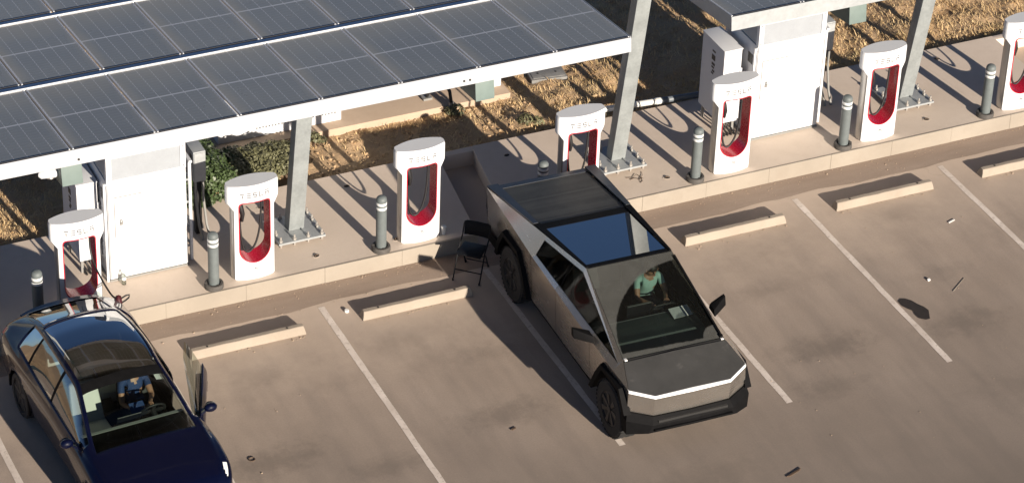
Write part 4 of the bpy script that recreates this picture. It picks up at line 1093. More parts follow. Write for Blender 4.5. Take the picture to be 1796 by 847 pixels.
for i in range(ns):
    x0 = XT0+i*dxs; sl_ = MB()
    a = [rp(x0+.0008, -.722, -.025), rp(x0+dxs-.0008, -.722, -.025), rp(x0+dxs-.0008, .722, -.025), rp(x0+.0008, .722, -.025)]
    b = [rp(x0+.0008, -.722, -.010), rp(x0+dxs-.0008, -.722, -.010), rp(x0+dxs-.0008, .722, -.010), rp(x0+.0008, .722, -.010)]
    sl_.hexa(a, b); obj('tonneau_slat', sl_, M['tonneau'], truck)
face_piece('bed_liner', [[rp(XT0, .73, -.04), rp(XT0, -.73, -.04), rp(XT1, -.73, -.04), rp(XT1, .73, -.04)]], M['dark_gap'], truck, .02)
face_piece('roof_beam', [[rp(XT1+.002, .698), rp(XT1+.002, -.698), rp(XG0-.002, -.69), rp(XG0-.002, .69)]], M['black'], truck, .02)
face_piece('roof_glass', [[rp(XG0, .697, -.004), rp(XG0, -.697, -.004), rp(XG1, -.653, -.004), rp(XG1, .653, -.004)]], M['roof_glass'], truck, .005)
face_piece('header_bar', [[rp(XG1+.002, .653), rp(XG1+.002, -.653), rp(PK.x, -.653), rp(PK.x, .653)]], M['black'], truck, .02)
# windscreen, cowl, bonnet
nW = ((PK-mir(PK)).cross(B_-PK)).normalized()
SW = (B_.z-PK.z)/(B_.x-PK.x)
def wp(x, y, h=0): return P_(x, y, PK.z+SW*(x-PK.x)+h)
def wedge(x): return PK.y+(B_.y-PK.y)*(x-PK.x)/(B_.x-PK.x)
g1 = [wp(PK.x+.012, wedge(PK.x)-.012), wp(PK.x+.012, -wedge(PK.x)+.012), wp(B_.x-.02, -wedge(B_.x)+.014), wp(B_.x-.02, wedge(B_.x)-.014)]
wm = MB(); wm.ngon(g1); obj('windscreen', wm, M['windscreen'], truck)
face_piece('cowl', [[wp(B_.x-.018, .79, -.012), wp(B_.x-.018, -.79, -.012), wp(B_.x+.03, -.795, -.012), wp(B_.x+.03, .795, -.012)]], M['dark_gap'], truck, .02)
for sgn in (1, -1):
    c = MB(); c.box(B_.x-.03, B_.x+.03, sgn*.765-.022, sgn*.765+.022, B_.z-.002, B_.z+.014); obj('washer_cap', c, M['paper'], truck, bevel=.005)
nf = 8
hood = MB(); 
def hoodrow(f): # f 0 at the cowl, 1 at the light bar
    a = B_.lerp(A_, f); x0 = B_.x+.035
    return a
H0 = [P_(B_.x+.034, .80, B_.z-.006), P_(B_.x+.034, -.80, B_.z-.006)]
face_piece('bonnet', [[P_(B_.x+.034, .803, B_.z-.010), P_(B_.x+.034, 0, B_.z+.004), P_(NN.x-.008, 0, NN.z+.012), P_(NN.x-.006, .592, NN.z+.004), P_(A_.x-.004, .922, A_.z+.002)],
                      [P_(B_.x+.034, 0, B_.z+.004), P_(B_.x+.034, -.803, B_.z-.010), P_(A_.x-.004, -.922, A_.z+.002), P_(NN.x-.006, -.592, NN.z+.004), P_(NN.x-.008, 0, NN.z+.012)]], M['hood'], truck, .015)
# light bar and nose
def quad2(name, a, b, c, d, mat, t=.012): face_piece(name, [[a, b, c, d]], mat, truck, t)
dzb = .045; NC = P_(2.515, 0, 1.044)
def dn(p, dz_, dx=0.): return P_(p.x+dx, p.y, p.z-dz_)
lb = MB()
front = [mir(A_), mir(NN), NC, NN, A_]
for i in range(4):
    p, q = front[i], front[i+1]
    lb.add([dn(p, dzb, .006), dn(q, dzb, .006), dn(q, .002, .0), dn(p, .002, .0)], [(0, 1, 2, 3)])
    lb.add([dn(p, .002), dn(q, .002), dn(q, -.006, -.030), dn(p, -.006, -.030)], [(0, 1, 2, 3)])
obj('light_bar', lb, M['lamp_white'], truck, smooth=10)
def nose_seg(a, b, x2a, za, x2b, zb):
    return [[P_(x2a, a.y, za), P_(x2b, b.y, zb), dn(b, dzb+.002, .004), dn(a, dzb+.002, .004)]]
A2 = P_(2.315, .935, .745); N2 = P_(2.478, .598, .69); C2 = P_(2.495, 0, .688)
fr2 = [mir(A2), mir(N2), C2, N2, A2]
for i, nm in ((0, 'nose_corner'), (1, None), (3, 'nose_corner')):
    if i == 1:
        face_piece('nose_panel', [[fr2[1], fr2[2], dn(front[2], dzb+.002, .004), dn(front[1], dzb+.002, .004)], [fr2[2], fr2[3], dn(front[3], dzb+.002, .004), dn(front[2], dzb+.002, .004)]], M['steel'], truck, .012)
    else:
        p, q = front[i], front[i+1]; face_piece(nm, [[fr2[i], fr2[i+1], dn(q, dzb+.002, .004), dn(p, dzb+.002, .004)]], M['steel'], truck, .012)
# bumper
bm_ = MB()
top = [P_(2.20, -.955, .75), P_(2.335, -.945, .742), P_(2.50, -.603, .684), P_(2.517, 0, .682), P_(2.50, .603, .684), P_(2.335, .945, .742), P_(2.20, .955, .75)]
midr = [P_(2.20, -.985, .64), P_(2.385, -.975, .62), P_(2.575, -.64, .585), P_(2.60, 0, .58), P_(2.575, .64, .585), P_(2.385, .975, .62), P_(2.20, .985, .64)]
low = [P_(2.20, -.975, .395), P_(2.385, -.965, .385), P_(2.57, -.70, .46), P_(2.59, 0, .47), P_(2.57, .70, .46), P_(2.385, .965, .385), P_(2.20, .975, .395)]
backr = [P_(2.0, p.y*.9, .42) for p in low]
bv = top+midr+low+backr
for r in range(3): bm_.add([], []); 
bm_.add(bv, [(r*7+i, r*7+i+1, (r+1)*7+i+1, (r+1)*7+i) for r in range(3) for i in range(6)]+[(i+1, i, 0) for i in range(0)])
tb = [P_(p.x-.12, p.y*.97, p.z+.0) for p in top]
bm_.add(top+tb, [(i, 7+i, 7+i+1, i+1) for i in range(6)])
obj('bumper', bm_, M['black'], truck, smooth=15)
lip = MB(); lip.box(2.42, 2.625, -.62, .62, .50, .53); obj('bumper_lip', lip, M['black'], truck, bevel=.01)
gr = MB(); gr.box(2.45, 2.572, -.55, .55, .602, .645); obj('intake', gr, M['dark_gap'], truck, bevel=.01)
# tail
tg = MB(); tg.add([(-2.985, -.915, 1.295), (-2.985, .915, 1.295), (-3.03, .90, .95), (-3.03, -.90, .95), (-2.97, .88, .60), (-2.97, -.88, .60)], [(0, 1, 2, 3), (3, 2, 4, 5)]); obj('tailgate', tg, M['steel'], truck, smooth=10)
tl = MB(); tl.box(-3.022, -3.002, -.90, .90, 1.22, 1.265); obj('tail_light', tl, M['red'], truck)
rb = MB(); rb.box(-3.06, -2.5, -.92, .92, .42, .60); obj('rear_bumper', rb, M['black'], truck, bevel=.02)
for sgn in (1, -1):
    sk = MB(); sk.hexa([(-1.15, sgn*.80, .36), (1.14, sgn*.80, .36), (1.14, sgn*.91, .36), (-1.15, sgn*.91, .36)], [(-1.15, sgn*.80, .425), (1.14, sgn*.80, .425), (1.14, sgn*.922, .425), (-1.15, sgn*.922, .425)]); obj('sill_guard', sk, M['black'], truck, bevel=.01)
# dark inner structure
inn = MB(); inn.box(-2.9, 2.35, -.62, .62, .36, .62); inn.box(-1.12, 1.12, -.88, .88, .40, .62); inn.box(-2.9, -1.22, -.70, .70, .6205, 1.16); inn.box(1.36, 2.25, -.60, .60, .6205, .98); inn.box(-1.22, -1.12, -.86, .86, .6205, 1.25)
inn.box(1.13, 1.19, -.86, .86, .6205, 1.0)
obj('chassis', inn, M['dark_gap'], truck)
# side glass and pillars
both('side_window', [[WX(DX1+.02)+Vector((0, -.006, 0)), WX(WRB.x+.006)+Vector((0, -.006, .002)), WRT+Vector((.006, -.006, 0)), WRT.lerp(WPK, (DX1+.02-WRT.x)/(WPK.x-WRT.x))+Vector((0, -.006, 0))]], M['tint'], t=.005)
fw = [WX(WT.x-.02)+Vector((0, -.006, 0)), WX(DX1+.05)+Vector((0, -.006, 0)), WRT.lerp(WPK, (DX1+.05-WRT.x)/(WPK.x-WRT.x))+Vector((0, -.006, 0)), WPK+Vector((0, -.006, -.004))]
both('side_window', [fw], M['tint'], t=.005)
for sgn in (1, -1):
    pl = MB(); a = WX(DX1+.035); b = WRT.lerp(WPK, (DX1+.035-WRT.x)/(WPK.x-WRT.x)); a = a if sgn > 0 else mir(a); b = b if sgn > 0 else mir(b)
    pl.bar(a+Vector((0, -sgn*.03, 0)), b+Vector((0, -sgn*.03, 0)), .10, .035, (0, 1, 0)); obj('door_pillar', pl, M['black'], truck)
# mirrors
for sgn in (1, -1):
    m_ = MB(); y0, y1 = .965, 1.225
    m_.hexa([(.98, sgn*y0, 1.20), (1.20, sgn*y0, 1.17), (1.03, sgn*y1, 1.215), (.94, sgn*y1, 1.225)], [(1.0, sgn*y0, 1.285), (1.16, sgn*y0, 1.275), (.99, sgn*y1, 1.36), (.93, sgn*y1, 1.365)])
    mo = obj('mirror', m_, M['black'], truck, bevel=.012)
    mg_ = MB(); mg_.add([(.958, sgn*(y0+.04), 1.225), (.934, sgn*(y1-.02), 1.245), (.926, sgn*(y1-.02), 1.345), (.975, sgn*(y0+.04), 1.285)], [(0, 1, 2, 3)])
    obj('mirror_glass', mg_, M['silver'], mo)
# wiper
wi = MB(); wi.bar((1.775, .765, wp(1.775, 0, .035).z), (.33, .672, wp(.33, 0, .022).z), .028, .022); wi.cyl((1.79, .765, B_.z-.01), (1.79, .765, B_.z+.05), .028, 12); obj('wiper', wi, M['black'], truck, bevel=.004)
wb_ = MB(); wb_.bar((1.45, .765, wp(1.45, 0, .018).z), (.30, .695, wp(.30, 0, .012).z), .014, .014); obj('wiper_blade', wb_, M['rubber'], truck)
# wheels
def truck_wheel():
    o = bpy.data.objects.new('wheel', None); COL.objects.link(o); o.parent = truck
    r, w_ = .4445, .285
    ty = MB(); pr_ = [(.255, -w_/2+.02), (.27, -w_/2), (.40, -w_/2), (.432, -w_/2+.025), (r, -w_/2+.06), (r, w_/2-.06), (.432, w_/2-.025), (.40, w_/2), (.27, w_/2), (.255, w_/2-.02)]
    ty.lathe(pr_, 40); oo = obj('tyre', ty, M['tyre'], o, smooth=30)
    tr = MB()
    for i in range(40):
        a = 2*math.pi*i/40
        for z0, z1, sh in ((-w_/2+.01, -.03, 0), (.03, w_/2-.01, .5)):
            a2 = a+sh*2*math.pi/40
            ca, sa = math.cos(a2), math.sin(a2); tx, tyv = -sa, ca
            v = []
            for rr in (.436, .450):
                for zz in (z0, z1):
                    for dd in (-.018, .018): v.append((ca*rr+tx*dd, sa*rr+tyv*dd, zz))
            tr.add(v, [(4, 5, 7, 6), (0, 1, 5, 4), (2, 6, 7, 3), (0, 4, 6, 2), (1, 3, 7, 5)])
    to = obj('tread', tr, M['tyre'], o, fix=False); to['kind'] = 'stuff'
    ri = MB(); ri.lathe([(.25, -.10), (.262, .13), (.245, .135), (.235, .09), (.06, .085), (.0, .085)], 36); obj('rim', ri, M['wheel_rim'], o, smooth=30)
    for i in range(7):
        a = 2*math.pi*i/7; sp_ = MB(); ca, sa = math.cos(a), math.sin(a)
        def q(u, v_, z): return (ca*u-sa*v_, sa*u+ca*v_, z)
        sp_.hexa([q(.05, -.03, .086), q(.25, -.055, .086), q(.25, .055, .086), q(.05, .03, .086)], [q(.05, -.022, .128), q(.25, -.042, .142), q(.25, .042, .142), q(.05, .022, .128)])
        obj('spoke', sp_, M['wheel_rim'], o, bevel=.005, seg=1)
    hbm = MB(); hbm.lathe([(.062, .086), (.060, .135), (.05, .142), (0, .142)], 7); obj('hub', hbm, M['wheel_rim'], o, smooth=20)
    return o
w0 = truck_wheel()
for i, (x, sgn) in enumerate(((WFC, -1), (WRC, -1), (WFC, 1), (WRC, 1))):
    o = w0 if i == 0 else dup(w0)
    o.parent = truck
    steer = 0.0
    o.matrix_local = Matrix.Translation((x, sgn*.845, .4445)) @ Matrix.Rotation(steer, 4, 'Z') @ (Matrix.Rotation(R(90)*(-sgn), 4, 'X')) @ Matrix.Rotation(.3*i, 4, 'Z')
# cabin
ds = MB(); ds.hexa([(.72, -.80, .95), (1.70, -.78, .95), (1.70, .78, .95), (.72, .80, .95)], [(.72, -.80, 1.085), (1.66, -.77, 1.10), (1.66, .77, 1.10), (.72, .80, 1.085)]); obj('dashboard', ds, M['dash_top'], truck, bevel=.01)
tr_ = MB(); tr_.box(.70, .7195, -.78, .78, 1.06, 1.082); obj('dash_trim', tr_, M['dash_pale'], truck)
sc_ = MB(); sc_.box(.62, .645, -.20, .20, 1.02, 1.26); obj('touchscreen', sc_, M['screen'], truck, bevel=.005)
tr_ = MB(); tr_.box(.618, .646, -.19, .19, 1.2605, 1.268); obj('screen_edge', tr_, M['silver'], truck)
def seat(parent, x, y, z, mat, mat2=None, sx=1.):
    o = bpy.data.objects.new('seat', None); COL.objects.link(o); o.parent = parent; o.location = (x, y, z)
    b = MB(); b.hexa([(-.24, -.24, 0), (.30, -.24, .03), (.30, .24, .03), (-.24, .24, 0)], [(-.24, -.25, .15), (.30, -.25, .19), (.30, .25, .19), (-.24, .25, .15)]); obj('cushion', b, mat, o, bevel=.045, seg=3)
    b = MB(); b.hexa([(-.30, -.22, .10), (-.17, -.25, .10), (-.17, .25, .10), (-.30, .22, .10)], [(-.52, -.18, .70), (-.40, -.21, .72), (-.40, .21, .72), (-.52, .18, .70)]); obj('backrest', b, mat, o, bevel=.045, seg=3)
    b = MB(); b.hexa([(-.535, -.11, .7505), (-.45, -.12, .7505), (-.45, .12, .7505), (-.535, .11, .7505)], [(-.56, -.10, .88), (-.49, -.11, .88), (-.49, .11, .88), (-.56, .10, .88)]); obj('headrest', b, mat2 or mat, o, bevel=.03, seg=2)
    return o
seat(truck, -.05, .40, .64, M['seat_black']); seat(truck, -.05, -.40, .64, M['seat_black'])
bs = MB(); bs.hexa([(-1.05, -.68, .64), (-.62, -.68, .64), (-.62, .68, .64), (-1.05, .68, .64)], [(-1.05, -.68, .82), (-.62, -.68, .84), (-.62, .68, .84), (-1.05, .68, .82)]); obj('rear_bench', bs, M['seat_black'], truck, bevel=.03)
sw = MB(); cw = Vector((.60, .40, 1.085)); ax_ = Vector((-.85, 0, .55)).normalized(); ua = Vector((0, 1, 0)); va = ax_.cross(ua).normalized()
ring = []
for a in np.linspace(0, 2*math.pi, 33)[:-1]:
    ca, sa = math.cos(a), math.sin(a); ring.append(cw+ua*.19*math.copysign(abs(ca)**.7, ca)+va*.145*math.copysign(abs(sa)**.7, sa))
sw.tube(ring, .017, 8, True); sw.bar(cw-ua*.18, cw+ua*.18, .05, .025, ax_); sw.cyl(cw, cw-ax_*.25, .03, 8); obj('steering_wheel', sw, M['rubber'], truck, smooth=60)
# the white card on the dashboard lies there: a thing of its own
def tw(x, y, z): return truck.matrix_basis @ Vector((x, y, z))
truck.matrix_basis
bpy.context.view_layer.update()
cd_ = MB(); cd_.box(-.10, .10, -.155, .155, 0, .012); o = obj('white_card', cd_, M['paper'], loc=tw(.835, .58, 1.094), rz=TRZ+.05); o.rotation_euler = (0, R(13), TRZ+.05); o.location.z += .03; tag(o, 'white card lying on the dashboard of the steel pickup', 'card')
pr_d = seated('person', 'person in a mint green shirt leaning over the steering wheel of the steel pickup', [M['skin'], M['teal_cloth'], M['trousers']], None, TRZ, tw(-.10, .38, .84), lean=.42, head=(.02, 0, -.03), hands=((.60, .12, .33), (.60, -.15, .31)))

# ------------------------------------------------------------------ dark blue electric hatchback
def make_paint():
    m, nt, nd, p = new_mat('deep_blue_paint')
    p.inputs['Base Color'].default_value = (.0012, .0022, .014, 1); p.inputs['Metallic'].default_value = 0; p.inputs['Roughness'].default_value = .4; p.inputs['Specular IOR Level'].default_value = .1; p.inputs['Coat IOR'].default_value = 1.38
    p.inputs['Coat Weight'].default_value = 1.0; p.inputs['Coat Roughness'].default_value = .02
    pos = N(nt, 'ShaderNodeTexCoord').outputs['Object']; n = mrange(nt, noise(nt, pos, 5, 6, .7), .45, .75)
    nt.links.new(mrange(nt, n, 0, 1, .01, .10), p.inputs['Coat Roughness'])
    return m
M['blue'] = make_paint()
mt, ntt, mx, out = glass('car_dark_glass', (.012, .015, .022), .015, .55); M['car_glass'] = mt
mt, ntt, mx, out = glass('car_side_glass', (.40, .44, .43), .015, .35); M['car_side'] = mt
mt, ntt, mx, out = glass('car_screen', (.55, .62, .58), .015, .8); M['car_screen'] = mt
mt, ntt, mx, out = glass('headlight_lens', (.8, .82, .85), .05, 1.6); M['lens'] = mt
mt, ntt, mx, out = glass('door_glass', (.50, .56, .52), .02, .22); M['door_glass'] = mt
YX, YY, YH = -3.99, -3.90, .055
YRZ = math.atan2(-math.cos(YH), math.sin(YH))
car = thing('parked_car', 'dark blue electric hatchback with glass roof and its driver door standing open', 'car', (YX, YY, 0), YRZ)
kx = [-2.46, -2.36, -2.25, -2.1, -1.8, -1.4, -1.0, -.6, -.3, .1, .5, .9, 1.15, 1.4, 1.8, 2.05, 2.2, 2.29]
kk = dict(
 zc=[.80, 1.02, 1.19, 1.26, 1.395, 1.525, 1.60, 1.624, 1.615, 1.555, 1.395, 1.145, 1.03, .985, .90, .82, .72, .56],
 ry=[.60, .62, .60, .585, .565, .575, .60, .615, .615, .60, .67, .74, .775, .72, .68, .62, .5, .35],
 rz=[.77, .98, 1.13, 1.19, 1.31, 1.43, 1.50, 1.525, 1.525, 1.475, 1.305, 1.075, .995, .96, .885, .81, .705, .55],
 by=[.70, .80, .84, .855, .87, .885, .895, .90, .90, .90, .895, .885, .875, .86, .83, .76, .66, .45],
 bz=[.74, .93, 1.02, 1.05, 1.06, 1.05, 1.03, 1.01, 1.0, .985, .97, .955, .945, .925, .86, .78, .685, .54],
 sy=[.74, .85, .90, .925, .945, .95, .945, .94, .94, .94, .94, .94, .945, .95, .935, .86, .74, .5],
 sz=[.72, .86, .92, .94, .94, .92, .89, .87, .86, .86, .86, .86, .86, .86, .80, .73, .65, .52],
 my=[.78, .88, .92, .94, .955, .955, .945, .94, .935, .935, .935, .94, .95, .955, .945, .87, .76, .52],
 mz=[.62, .66, .68, .68, .68, .68, .66, .65, .64, .64, .64, .64, .64, .64, .62, .60, .56, .48],
 ly=[.78, .87, .91, .93, .945, .945, .93, .925, .92, .92, .92, .93, .94, .95, .94, .87, .77, .54],
 lz=[.46]*15+[.44, .42, .40],
 oy=[.70, .80, .85, .88, .90, .90, .90, .90, .90, .90, .90, .90, .90, .90, .89, .82, .72, .5],
 oz=[.36, .33]+[.29]*14+[.28, .28])
NXD = 150
xd = np.linspace(-2.46, 2.29, NXD+1)
def smooth_k(a):
    v_ = np.interp(xd, kx, a); ker = np.exp(-.5*(np.arange(-6, 7)/2.4)**2); ker /= ker.sum()
    e_ = np.concatenate([2*v_[0]-v_[6:0:-1], v_, 2*v_[-1]-v_[-2:-8:-1]]); return np.convolve(e_, ker, 'valid')
KD = {k: smooth_k(a) for k, a in kk.items()}
VS = 5
def ring_at(i):
    d = {k: a[i] for k, a in KD.items()}
    cab = np.clip((d['rz']-d['bz'])/.12, 0, 1)
    p = [(d['oy']*.86, d['oz']-.07), (d['oy'], d['oz']), (d['ly'], d['lz']), (d['my'], d['mz']), (d['sy'], d['sz']), (d['by'], d['bz']),
         ((d['by']+d['ry'])/2+.022*cab, (d['bz']+d['rz'])/2+.01), (d['ry'], d['rz']), (d['ry']*.68, d['zc']-(d['zc']-d['rz'])*.30), (0, d['zc'])]
    p = np.array(p); out = []
    ext = np.vstack([2*p[0]-p[1], p, [-p[8][0], p[8][1]]])
    for s in range(9):
        p0, p1, p2, p3 = ext[s], ext[s+1], ext[s+2], ext[s+3]
        for j in range(VS):
            u = j/VS; out.append(.5*((2*p1)+(-p0+p2)*u+(2*p0-5*p1+4*p2-p3)*u*u+(-p0+3*p1-3*p2+p3)*u**3))
    out.append(p[9]); return np.array(out)
RINGS = np.array([ring_at(i) for i in range(NXD+1)])     # (nx, nv, 2)
NV = RINGS.shape[1]
AXF, AXR, WR = 1.445, -1.445, .345
def vparam(j): return j/VS
def arch_hit(x, z, r): return any((x-ax)**2+(z-.35)**2 < r*r for ax in (AXF, AXR))
faces = {}
def classify(x, v, z, left):
    if arch_hit(x, z, .395) and v < 4.6: return None
    if .30 < x < 1.12 and v > 7.12: return 'windscreen'
    if .13 <= x <= .30 and v > 7.12: return 'header'
    if -1.36 < x < .13 and v > 7.2: return 'roof_glass'
    if -2.12 < x < -1.44 and v > 7.35: return 'rear_screen'
    if 5.15 < v < 6.8:
        if -.20 < x < .93: return 'front_window_'+('L' if left else 'R')
        if -1.14 < x < -.27: return 'rear_window_'+('L' if left else 'R')
        if -1.62 < x < -1.20 : return 'quarter_window_'+('L' if left else 'R')
        if -1.2 <= x <= -1.14 or -.27 <= x <= -.20: return ('pillar_' if x > -.5 else 'rear_pillar_')+('L' if left else 'R')
    if left and -.27 < x < .93 and 1.6 < v <= 5.15: return 'door_L'
    if 1.80 < x < 2.06 and 4.3 < v < 4.3+.65*min(1, (2.09-x)/.16): return 'headlight_'+('L' if left else 'R')
    if -2.42 < x < -2.12 and 4.2 < v < 5.2: return 'tail_lamp_'+('L' if left else 'R')
    if v < 1.5: return 'skirt'
    return 'body'
for side in (1, -1):
    for i in range(NXD):
        for j in range(NV-1):
            xc = (xd[i]+xd[i+1])/2; v_ = (j+.5)/VS; zc_ = (RINGS[i, j, 1]+RINGS[i+1, j+1, 1])/2
            k = classify(xc, v_, zc_, side > 0)
            if k: faces.setdefault(k, []).append((side, i, j))
def extract(keys, name, mat, parent, thick=0., xf=None, smooth=50, off=0.):
    mb = MB(); vm = {}
    def vid(side, i, j):
        key = (side if j < NV-1 else 1, i, j)
        if key not in vm:
            y, z = RINGS[i, j]; x = xd[i]
            # pull the vertices next to a wheel opening onto its circle
            for ax in (AXF, AXR):
                dx_, dz_ = x-ax, z-.35; rr = math.hypot(dx_, dz_)
                if .36 < rr < .43 and j < 4.6*VS and rr > 0: x, z = ax+dx_*.395/rr, .35+dz_*.395/rr
            p = Vector((x, side*y, z)); vm[key] = len(mb.v); mb.v.append(tuple(xf(p)) if xf else tuple(p))
        return vm[key]
    for k in keys:
        for side, i, j in faces.get(k, []):
            q = [vid(side, i, j), vid(side, i+1, j), vid(side, i+1, j+1), vid(side, i, j+1)]
            mb.f.append(tuple(q if side > 0 else q[::-1]))
    o = obj(name, mb, mat, parent, smooth=smooth, fix=False)
    if thick:
        bm = bmesh.new(); bm.from_mesh(o.data); bmesh.ops.solidify(bm, geom=bm.faces[:], thickness=thick); bm.to_mesh(o.data); bm.free()
    return o
extract(['body'], 'body', M['blue'], car, thick=.012)
extract(['skirt'], 'skirt', M['black'], car)
extract(['windscreen'], 'windscreen', M['car_screen'], car)
extract(['header'], 'header_bar', M['black'], car)
extract(['roof_glass'], 'roof_glass', M['car_glass'], car)
extract(['rear_screen'], 'rear_screen', M['car_glass'], car)
for s in 'LR':
    if s == 'R': extract(['front_window_R'], 'side_window', M['car_side'], car)
    extract(['rear_window_'+s], 'side_window', M['car_side'], car); extract(['quarter_window_'+s], 'side_window', M['car_glass'], car); extract(['pillar_'+s], 'door_pillar', M['black'], car); extract(['rear_pillar_'+s], 'door_pillar', M['black'], car)
    extract(['headlight_'+s], 'headlight', M['lamp_white'], car); extract(['tail_lamp_'+s], 'tail_lamp', M['red'], car)
for i, nm in ((NXD, 'front_bumper'), (0, 'rear_bumper')):     # closes the nose and the tail, slightly bulged
    cap_ = MB(); x_ = xd[i]; sg_ = 1 if i else -1
    ringp = [(x_, RINGS[i, j, 0], RINGS[i, j, 1]) for j in range(NV)]+[(x_, -RINGS[i, j, 0], RINGS[i, j, 1]) for j in range(NV-2, -1, -1)]
    zc_ = sum(p[2] for p in ringp)/len(ringp)
    inner = [(x_+sg_*.045, p[1]*.6, zc_+(p[2]-zc_)*.6) for p in ringp]; n_ = len(ringp)
    cap_.add(ringp+inner, [(k, k+1, n_+k+1, n_+k) for k in range(n_-1)]+[(n_-1, 0, n_, 2*n_-1), tuple(range(n_, 2*n_))])
    obj(nm, cap_, M['blue'], car, smooth=40)
gr_ = MB(); gr_.box(2.0, 2.325, -.36, .36, .27, .38); obj('intake', gr_, M['black'], car, bevel=.02)
ub = MB(); ub.box(-2.38, 2.2, -.70, .70, .20, .235); obj('undertray', ub, M['black'], car)
# the open driver door, swung about its front hinge
HG = Vector((.90, .905, 0)); ROT = Matrix.Rotation(R(-24), 4, 'Z')
def swing(p): return HG+(ROT @ (p-HG))
dr_ = extract(['door_L'], 'door', M['blue'], car, thick=.02, xf=swing)
din = MB(); pts = [(.86, .34), (-.20, .34), (-.20, .93), (.86, .93)]
din.hexa([swing(Vector((x, .80, z))) for x, z in pts], [swing(Vector((x, .90, z))) for x, z in pts]); obj('door_card', din, M['seat_black'], dr_, bevel=.015)
extract(['front_window_L'], 'window', M['door_glass'], dr_, xf=swing)
hd_ = MB(); a = swing(Vector((.05, .955, .80))); b = swing(Vector((-.16, .955, .80))); hd_.bar(a, b, .02, .03); obj('handle', hd_, M['blue'], dr_)
def car_mirror(parent, sgn, xf):
    mb = MB()
    q = lambda x, y, z: xf(Vector((x, sgn*y, z)))
    mb.hexa([q(.86, .90, .955), q(.70, .90, .955), q(.70, .97, .99), q(.80, .97, .99)], [q(.84, .90, .985), q(.72, .90, .985), q(.72, .97, 1.02), q(.80, .97, 1.02)])
    ctr = xf(Vector((.755, sgn*1.03, 1.035)))
    mb.ell(ctr, .068, .098, .07, 14, 10)
    o = obj('mirror', mb, M['blue'], parent, smooth=60)
    g_ = MB(); g_.add([xf(Vector((.678, sgn*(1.03+.07*math.cos(a)), 1.035+.05*math.sin(a)))) for a in np.linspace(0, 6.283, 17)[:-1]], [tuple(range(16))]); obj('mirror_glass', g_, M['silver'], o)
car_mirror(dr_, 1, swing); car_mirror(car, -1, lambda p: p)
# trims
for sgn in (1, -1):
    for ax in (AXF, AXR):
        a_ = MB(); pts = []
        for t_ in np.linspace(-.18, math.pi+.18, 22):
            c0, s0 = math.cos(t_), math.sin(t_)
            pts.append((c0, s0))
        vs = []
        for c0, s0 in pts:
            for rr, yo in ((.385, .80), (.385, .962), (.425, .958), (.425, .93)): vs.append((ax+rr*c0, sgn*yo, .35+rr*s0))
        a_.add(vs, [(4*i+k, 4*i+k+1, 4*i+5+k, 4*i+4+k) for i in range(len(pts)-1) for k in range(3)]); obj('arch_trim', a_, M['black'], car, smooth=50)
        wl_ = MB(); vs = []
        for t_ in np.linspace(-.1, math.pi+.1, 16):
            vs += [(ax+.40*math.cos(t_), sgn*.60, .35+.40*math.sin(t_)), (ax+.40*math.cos(t_), sgn*.90, .35+.40*math.sin(t_))]
        wl_.add(vs, [(2*i, 2*i+1, 2*i+3, 2*i+2) for i in range(15)]); obj('wheel_well', wl_, M['dark_gap'], car)
    tr_ = MB(); ii = [i for i in range(NXD+1) if -1.74 < xd[i] < .95]; jb_ = int(5.08*VS)
    pts = [Vector((xd[i], sgn*(RINGS[i, jb_, 0]+.003), RINGS[i, jb_, 1])) for i in ii]
    if sgn > 0: pts = [p for p in pts if p.x < -.27]
    tr_.tube(pts, .009, 6); obj('window_trim', tr_, M['silver'], car, smooth=60)
    tr_ = MB(); ii = [i for i in range(NXD+1) if -2.18 < xd[i] < 1.1]; jb_ = int(7.0*VS)
    tr_.tube([Vector((xd[i], sgn*(RINGS[i, jb_, 0]+.002), RINGS[i, jb_, 1]+.004)) for i in ii], .010, 6); obj('roof_trim', tr_, M['blue'], car, smooth=60)
    for gx in ((-.235,) if sgn > 0 else (-.235, .93, -1.17)):
        i = int(np.argmin(abs(xd-gx))); gp = MB()
        gp.tube([Vector((gx+(0 if v/VS > 2 else 0), sgn*(RINGS[i, v, 0]-.0005), RINGS[i, v, 1])) for v in range(int(1.6*VS), int(5.1*VS)+1)], .0035, 4); obj('door_gap', gp, M['dark_gap'], car)
    hdl = MB()
    for hx in ((-.95,) if sgn > 0 else (-.95, .05)):
        hdl.bar((hx, sgn*.945, .82), (hx-.2, sgn*.948, .82), .012, .028)
    obj('handle', hdl, M['blue'], car)
sp_ = MB(); i0 = int(np.argmin(abs(xd+2.2)))
row0, row1, row2 = [], [], []
for y in np.linspace(-.60, .60, 17):
    zz_ = np.interp(abs(y), RINGS[i0, ::-1, 0][:3*VS], RINGS[i0, ::-1, 1][:3*VS]); row0.append((-2.10-.02*(1-abs(y)), y, zz_+.045)); row1.append((-2.285+.10*y*y, y, zz_+.018)); row2.append((-2.25+.10*y*y, y, zz_-.03))
sp_.add(row0+row1+row2, [(k*17+i, k*17+i+1, (k+1)*17+i+1, (k+1)*17+i) for k in range(2) for i in range(16)]); obj('spoiler', sp_, M['blue'], car, smooth=60)
